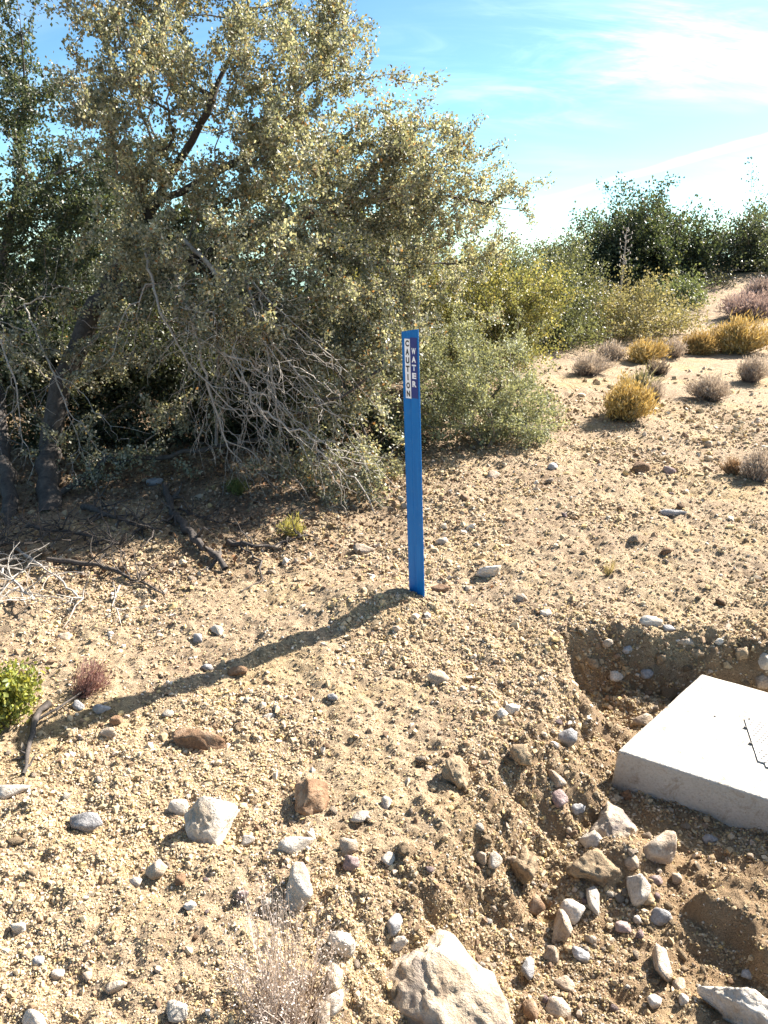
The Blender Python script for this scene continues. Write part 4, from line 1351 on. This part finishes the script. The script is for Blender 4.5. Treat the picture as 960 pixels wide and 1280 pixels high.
def pebbles():
    r = np.random.default_rng(77)
    def scatter(n, y0=585, y1=1400, x0=-200, x1=1160):
        px = r.uniform(x0, x1, n); py = y0 + (y1 - y0) * r.uniform(0, 1, n)
        cp, sp = math.cos(PITCH), math.sin(PITCH)
        u = (px - 480) / F_PX; v = (py - 640) / F_PX
        z = np.zeros(n)
        for _ in range(3):
            t = (CAM_H - z) / (sp + v * cp)
            x, y = u * t, (cp - v * sp) * t
            z = H(x, y)
        return x, y, z, t
    pal = np.array([(.50, .385, .235), (.43, .32, .19), (.56, .455, .32), (.32, .215, .13), (.64, .57, .47), (.44, .35, .26), (.25, .165, .105), (.54, .395, .19)])
    wt = np.array([6, 6, 2.5, 2.5, .6, 1.5, 1.3, 3]); wt = wt / wt.sum()

    def grit_group():
        ng = bpy.data.node_groups.new('scatter_stones', 'GeometryNodeTree')
        ng.interface.new_socket('Geometry', in_out='INPUT', socket_type='NodeSocketGeometry')
        ng.interface.new_socket('Geometry', in_out='OUTPUT', socket_type='NodeSocketGeometry')
        N, L = ng.nodes.new, ng.links.new
        gi, go = N('NodeGroupInput'), N('NodeGroupOutput')
        join = N('GeometryNodeGeometryToInstance')
        for k in range(6):
            s = N('GeometryNodeMeshIcoSphere'); s.inputs['Radius'].default_value = 1; s.inputs['Subdivisions'].default_value = 1
            nz = N('ShaderNodeTexNoise'); nz.noise_dimensions = '4D'; nz.inputs['W'].default_value = k * 7.3; nz.inputs['Scale'].default_value = 1.6
            ms = N('ShaderNodeVectorMath'); ms.operation = 'SUBTRACT'; ms.inputs[1].default_value = (.5, .5, .5)
            sc2 = N('ShaderNodeVectorMath'); sc2.operation = 'SCALE'; sc2.inputs['Scale'].default_value = 2.6
            sp = N('GeometryNodeSetPosition'); L(nz.outputs['Color'], ms.inputs[0]); L(ms.outputs[0], sc2.inputs[0])
            L(s.outputs[0], sp.inputs['Geometry']); L(sc2.outputs[0], sp.inputs['Offset'])
            mt = N('GeometryNodeSetMaterial'); mt.inputs['Material'].default_value = M['grit']; L(sp.outputs[0], mt.inputs['Geometry'])
            sh = N('GeometryNodeSetShadeSmooth'); sh.inputs['Shade Smooth'].default_value = False; L(mt.outputs[0], sh.inputs['Geometry'])
            L(sh.outputs[0], join.inputs[0])
        iop = N('GeometryNodeInstanceOnPoints')
        def attr(nm, t):
            a = N('GeometryNodeInputNamedAttribute'); a.data_type = t; a.inputs['Name'].default_value = nm
            return a.outputs['Attribute']
        L(gi.outputs[0], iop.inputs['Points']); L(join.outputs[0], iop.inputs['Instance'])
        iop.inputs['Pick Instance'].default_value = True
        L(attr('idx', 'INT'), iop.inputs['Instance Index']); L(attr('rot', 'FLOAT_VECTOR'), iop.inputs['Rotation']); L(attr('scl', 'FLOAT_VECTOR'), iop.inputs['Scale'])
        L(iop.outputs[0], go.inputs[0])
        return ng
    NG = grit_group()

    def batch(n, smin, smax, powr, name, label, y0=585):
        x, y, z, t = scatter(n, y0)
        keep = r.uniform(size=n) < np.clip(.5 + 2.6 * fbm(x * 2.2, y * 2.2, 55, 3) + .9 * np.exp(-((sdist(x, y, PIT) - .35) / .5) ** 2), .28 if smax < 6 else .15, 1)
        keep &= (sdist(x, y, BOXQ) < .0)
        x, y, z, t = x[keep], y[keep], z[keep], t[keep]; n = len(x)
        s = (smin + (smax - smin) * r.uniform(0, 1, n) ** powr) * t / F_PX * .5
        me = bpy.data.meshes.new(name); me.vertices.add(n)
        me.vertices.foreach_set('co', np.stack([x, y, z + s * .2], 1).astype(np.float32).ravel())
        def put(nm, typ, key, arr):
            a = me.attributes.new(nm, typ, 'POINT'); a.data.foreach_set(key, arr.ravel())
        put('idx', 'INT', 'value', r.integers(0, 6, n).astype(np.int32))
        put('rot', 'FLOAT_VECTOR', 'vector', (np.stack([r.normal(size=n) * .5, r.normal(size=n) * .5, r.uniform(0, 6.28, n)], 1)).astype(np.float32))
        put('scl', 'FLOAT_VECTOR', 'vector', (np.stack([r.uniform(.8, 1.35, n), r.uniform(.7, 1.1, n), r.uniform(.5, .95, n)], 1) * s[:, None]).astype(np.float32))
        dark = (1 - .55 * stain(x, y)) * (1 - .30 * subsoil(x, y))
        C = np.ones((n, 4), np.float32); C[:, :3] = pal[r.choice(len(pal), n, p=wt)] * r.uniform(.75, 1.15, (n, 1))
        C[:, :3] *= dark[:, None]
        put('Col', 'FLOAT_COLOR', 'color', C)
        o = link(name, me, M['grit'])
        md = o.modifiers.new('scatter', 'NODES'); md.node_group = NG
        tag(o, label, 'gravel', None, 'stuff')
    batch(330000, 1.3, 4.4, 2.0, 'sand_grit', 'fine tan grit covering the whole sandy ground', 500)
    batch(19000, 3.5, 10.0, 2.6, 'gravel', 'loose tan and grey gravel scattered over the sandy ground', 460)
    # larger loose pebbles, each an object, sharing a few meshes
    mats = ['tan', 'earth', 'tan', 'brown', 'tan', 'white', 'earth', 'purple']
    protos = []
    for k in range(16):
        me = rock_mesh('pebble', np.random.default_rng(500 + k), (1.0, .85, .62), 2, 15, .06)
        me.materials.append(M[mats[k % 8]]); protos.append(me)
    x, y, z, t = scatter(85, 600, 1290, 0, 960)
    x2, y2, z2, t2 = scatter(70, 1000, 1290, 400, 960)
    x, y, z, t = (np.concatenate(q) for q in ((x, x2), (y, y2), (z, z2), (t, t2)))
    for i in range(len(x)):
        if sdist(np.array([x[i]]), np.array([y[i]]), BOXQ)[0] > -.02: continue
        s = (9 + 9 * r.uniform() ** 2) * t[i] / F_PX * .5
        me = protos[int(r.integers(16))]
        o = bpy.data.objects.new('pebble', me); COL.objects.link(o)
        o.scale = (s, s, s); o.location = (x[i], y[i], z[i] + s * .25)
        o.rotation_euler = (r.normal() * .3, r.normal() * .3, r.uniform(0, 6.28))
        tag(o, 'small loose pebble scattered on the sandy ground', 'pebble', 'loose pebbles on the ground')


pebbles()


def bank_clods():
    """crumbled clods lying along the broken lip of the pit, half sunk in it"""
    r = np.random.default_rng(314)
    protos = []
    for k in range(7):
        me = rock_mesh('earth_clod', np.random.default_rng(700 + k), (1.0, .9, .75), 3, 16, .12, .25)
        me.materials.append(M['earth']); protos.append(me)
    for i in range(44):
        s = int(r.integers(2, 10)); t = r.uniform()
        a, b = PIT[s], PIT[s + 1]
        p = a + (b - a) * t; n = np.array([(b - a)[1], -(b - a)[0]]); n /= np.linalg.norm(n)
        p = p + n * r.uniform(-.02, .20)
        if sdist(p[:1], p[1:], BOXQ)[0] > -.06: continue
        z = float(H([p[0]], [p[1]])[0])
        sz = .008 + .024 * r.uniform() ** 2
        o = bpy.data.objects.new('earth_clod', protos[int(r.integers(7))]); COL.objects.link(o)
        o.location = (p[0], p[1], z + sz * .15); o.scale = (sz * r.uniform(.9, 1.4), sz, sz)
        o.rotation_euler = (r.normal() * .4, r.normal() * .4, r.uniform(0, 6.28))
        tag(o, 'crumbled clod of brown earth half sunk in the broken pit edge', 'clod', 'crumbled clods along the pit edge')


bank_clods()
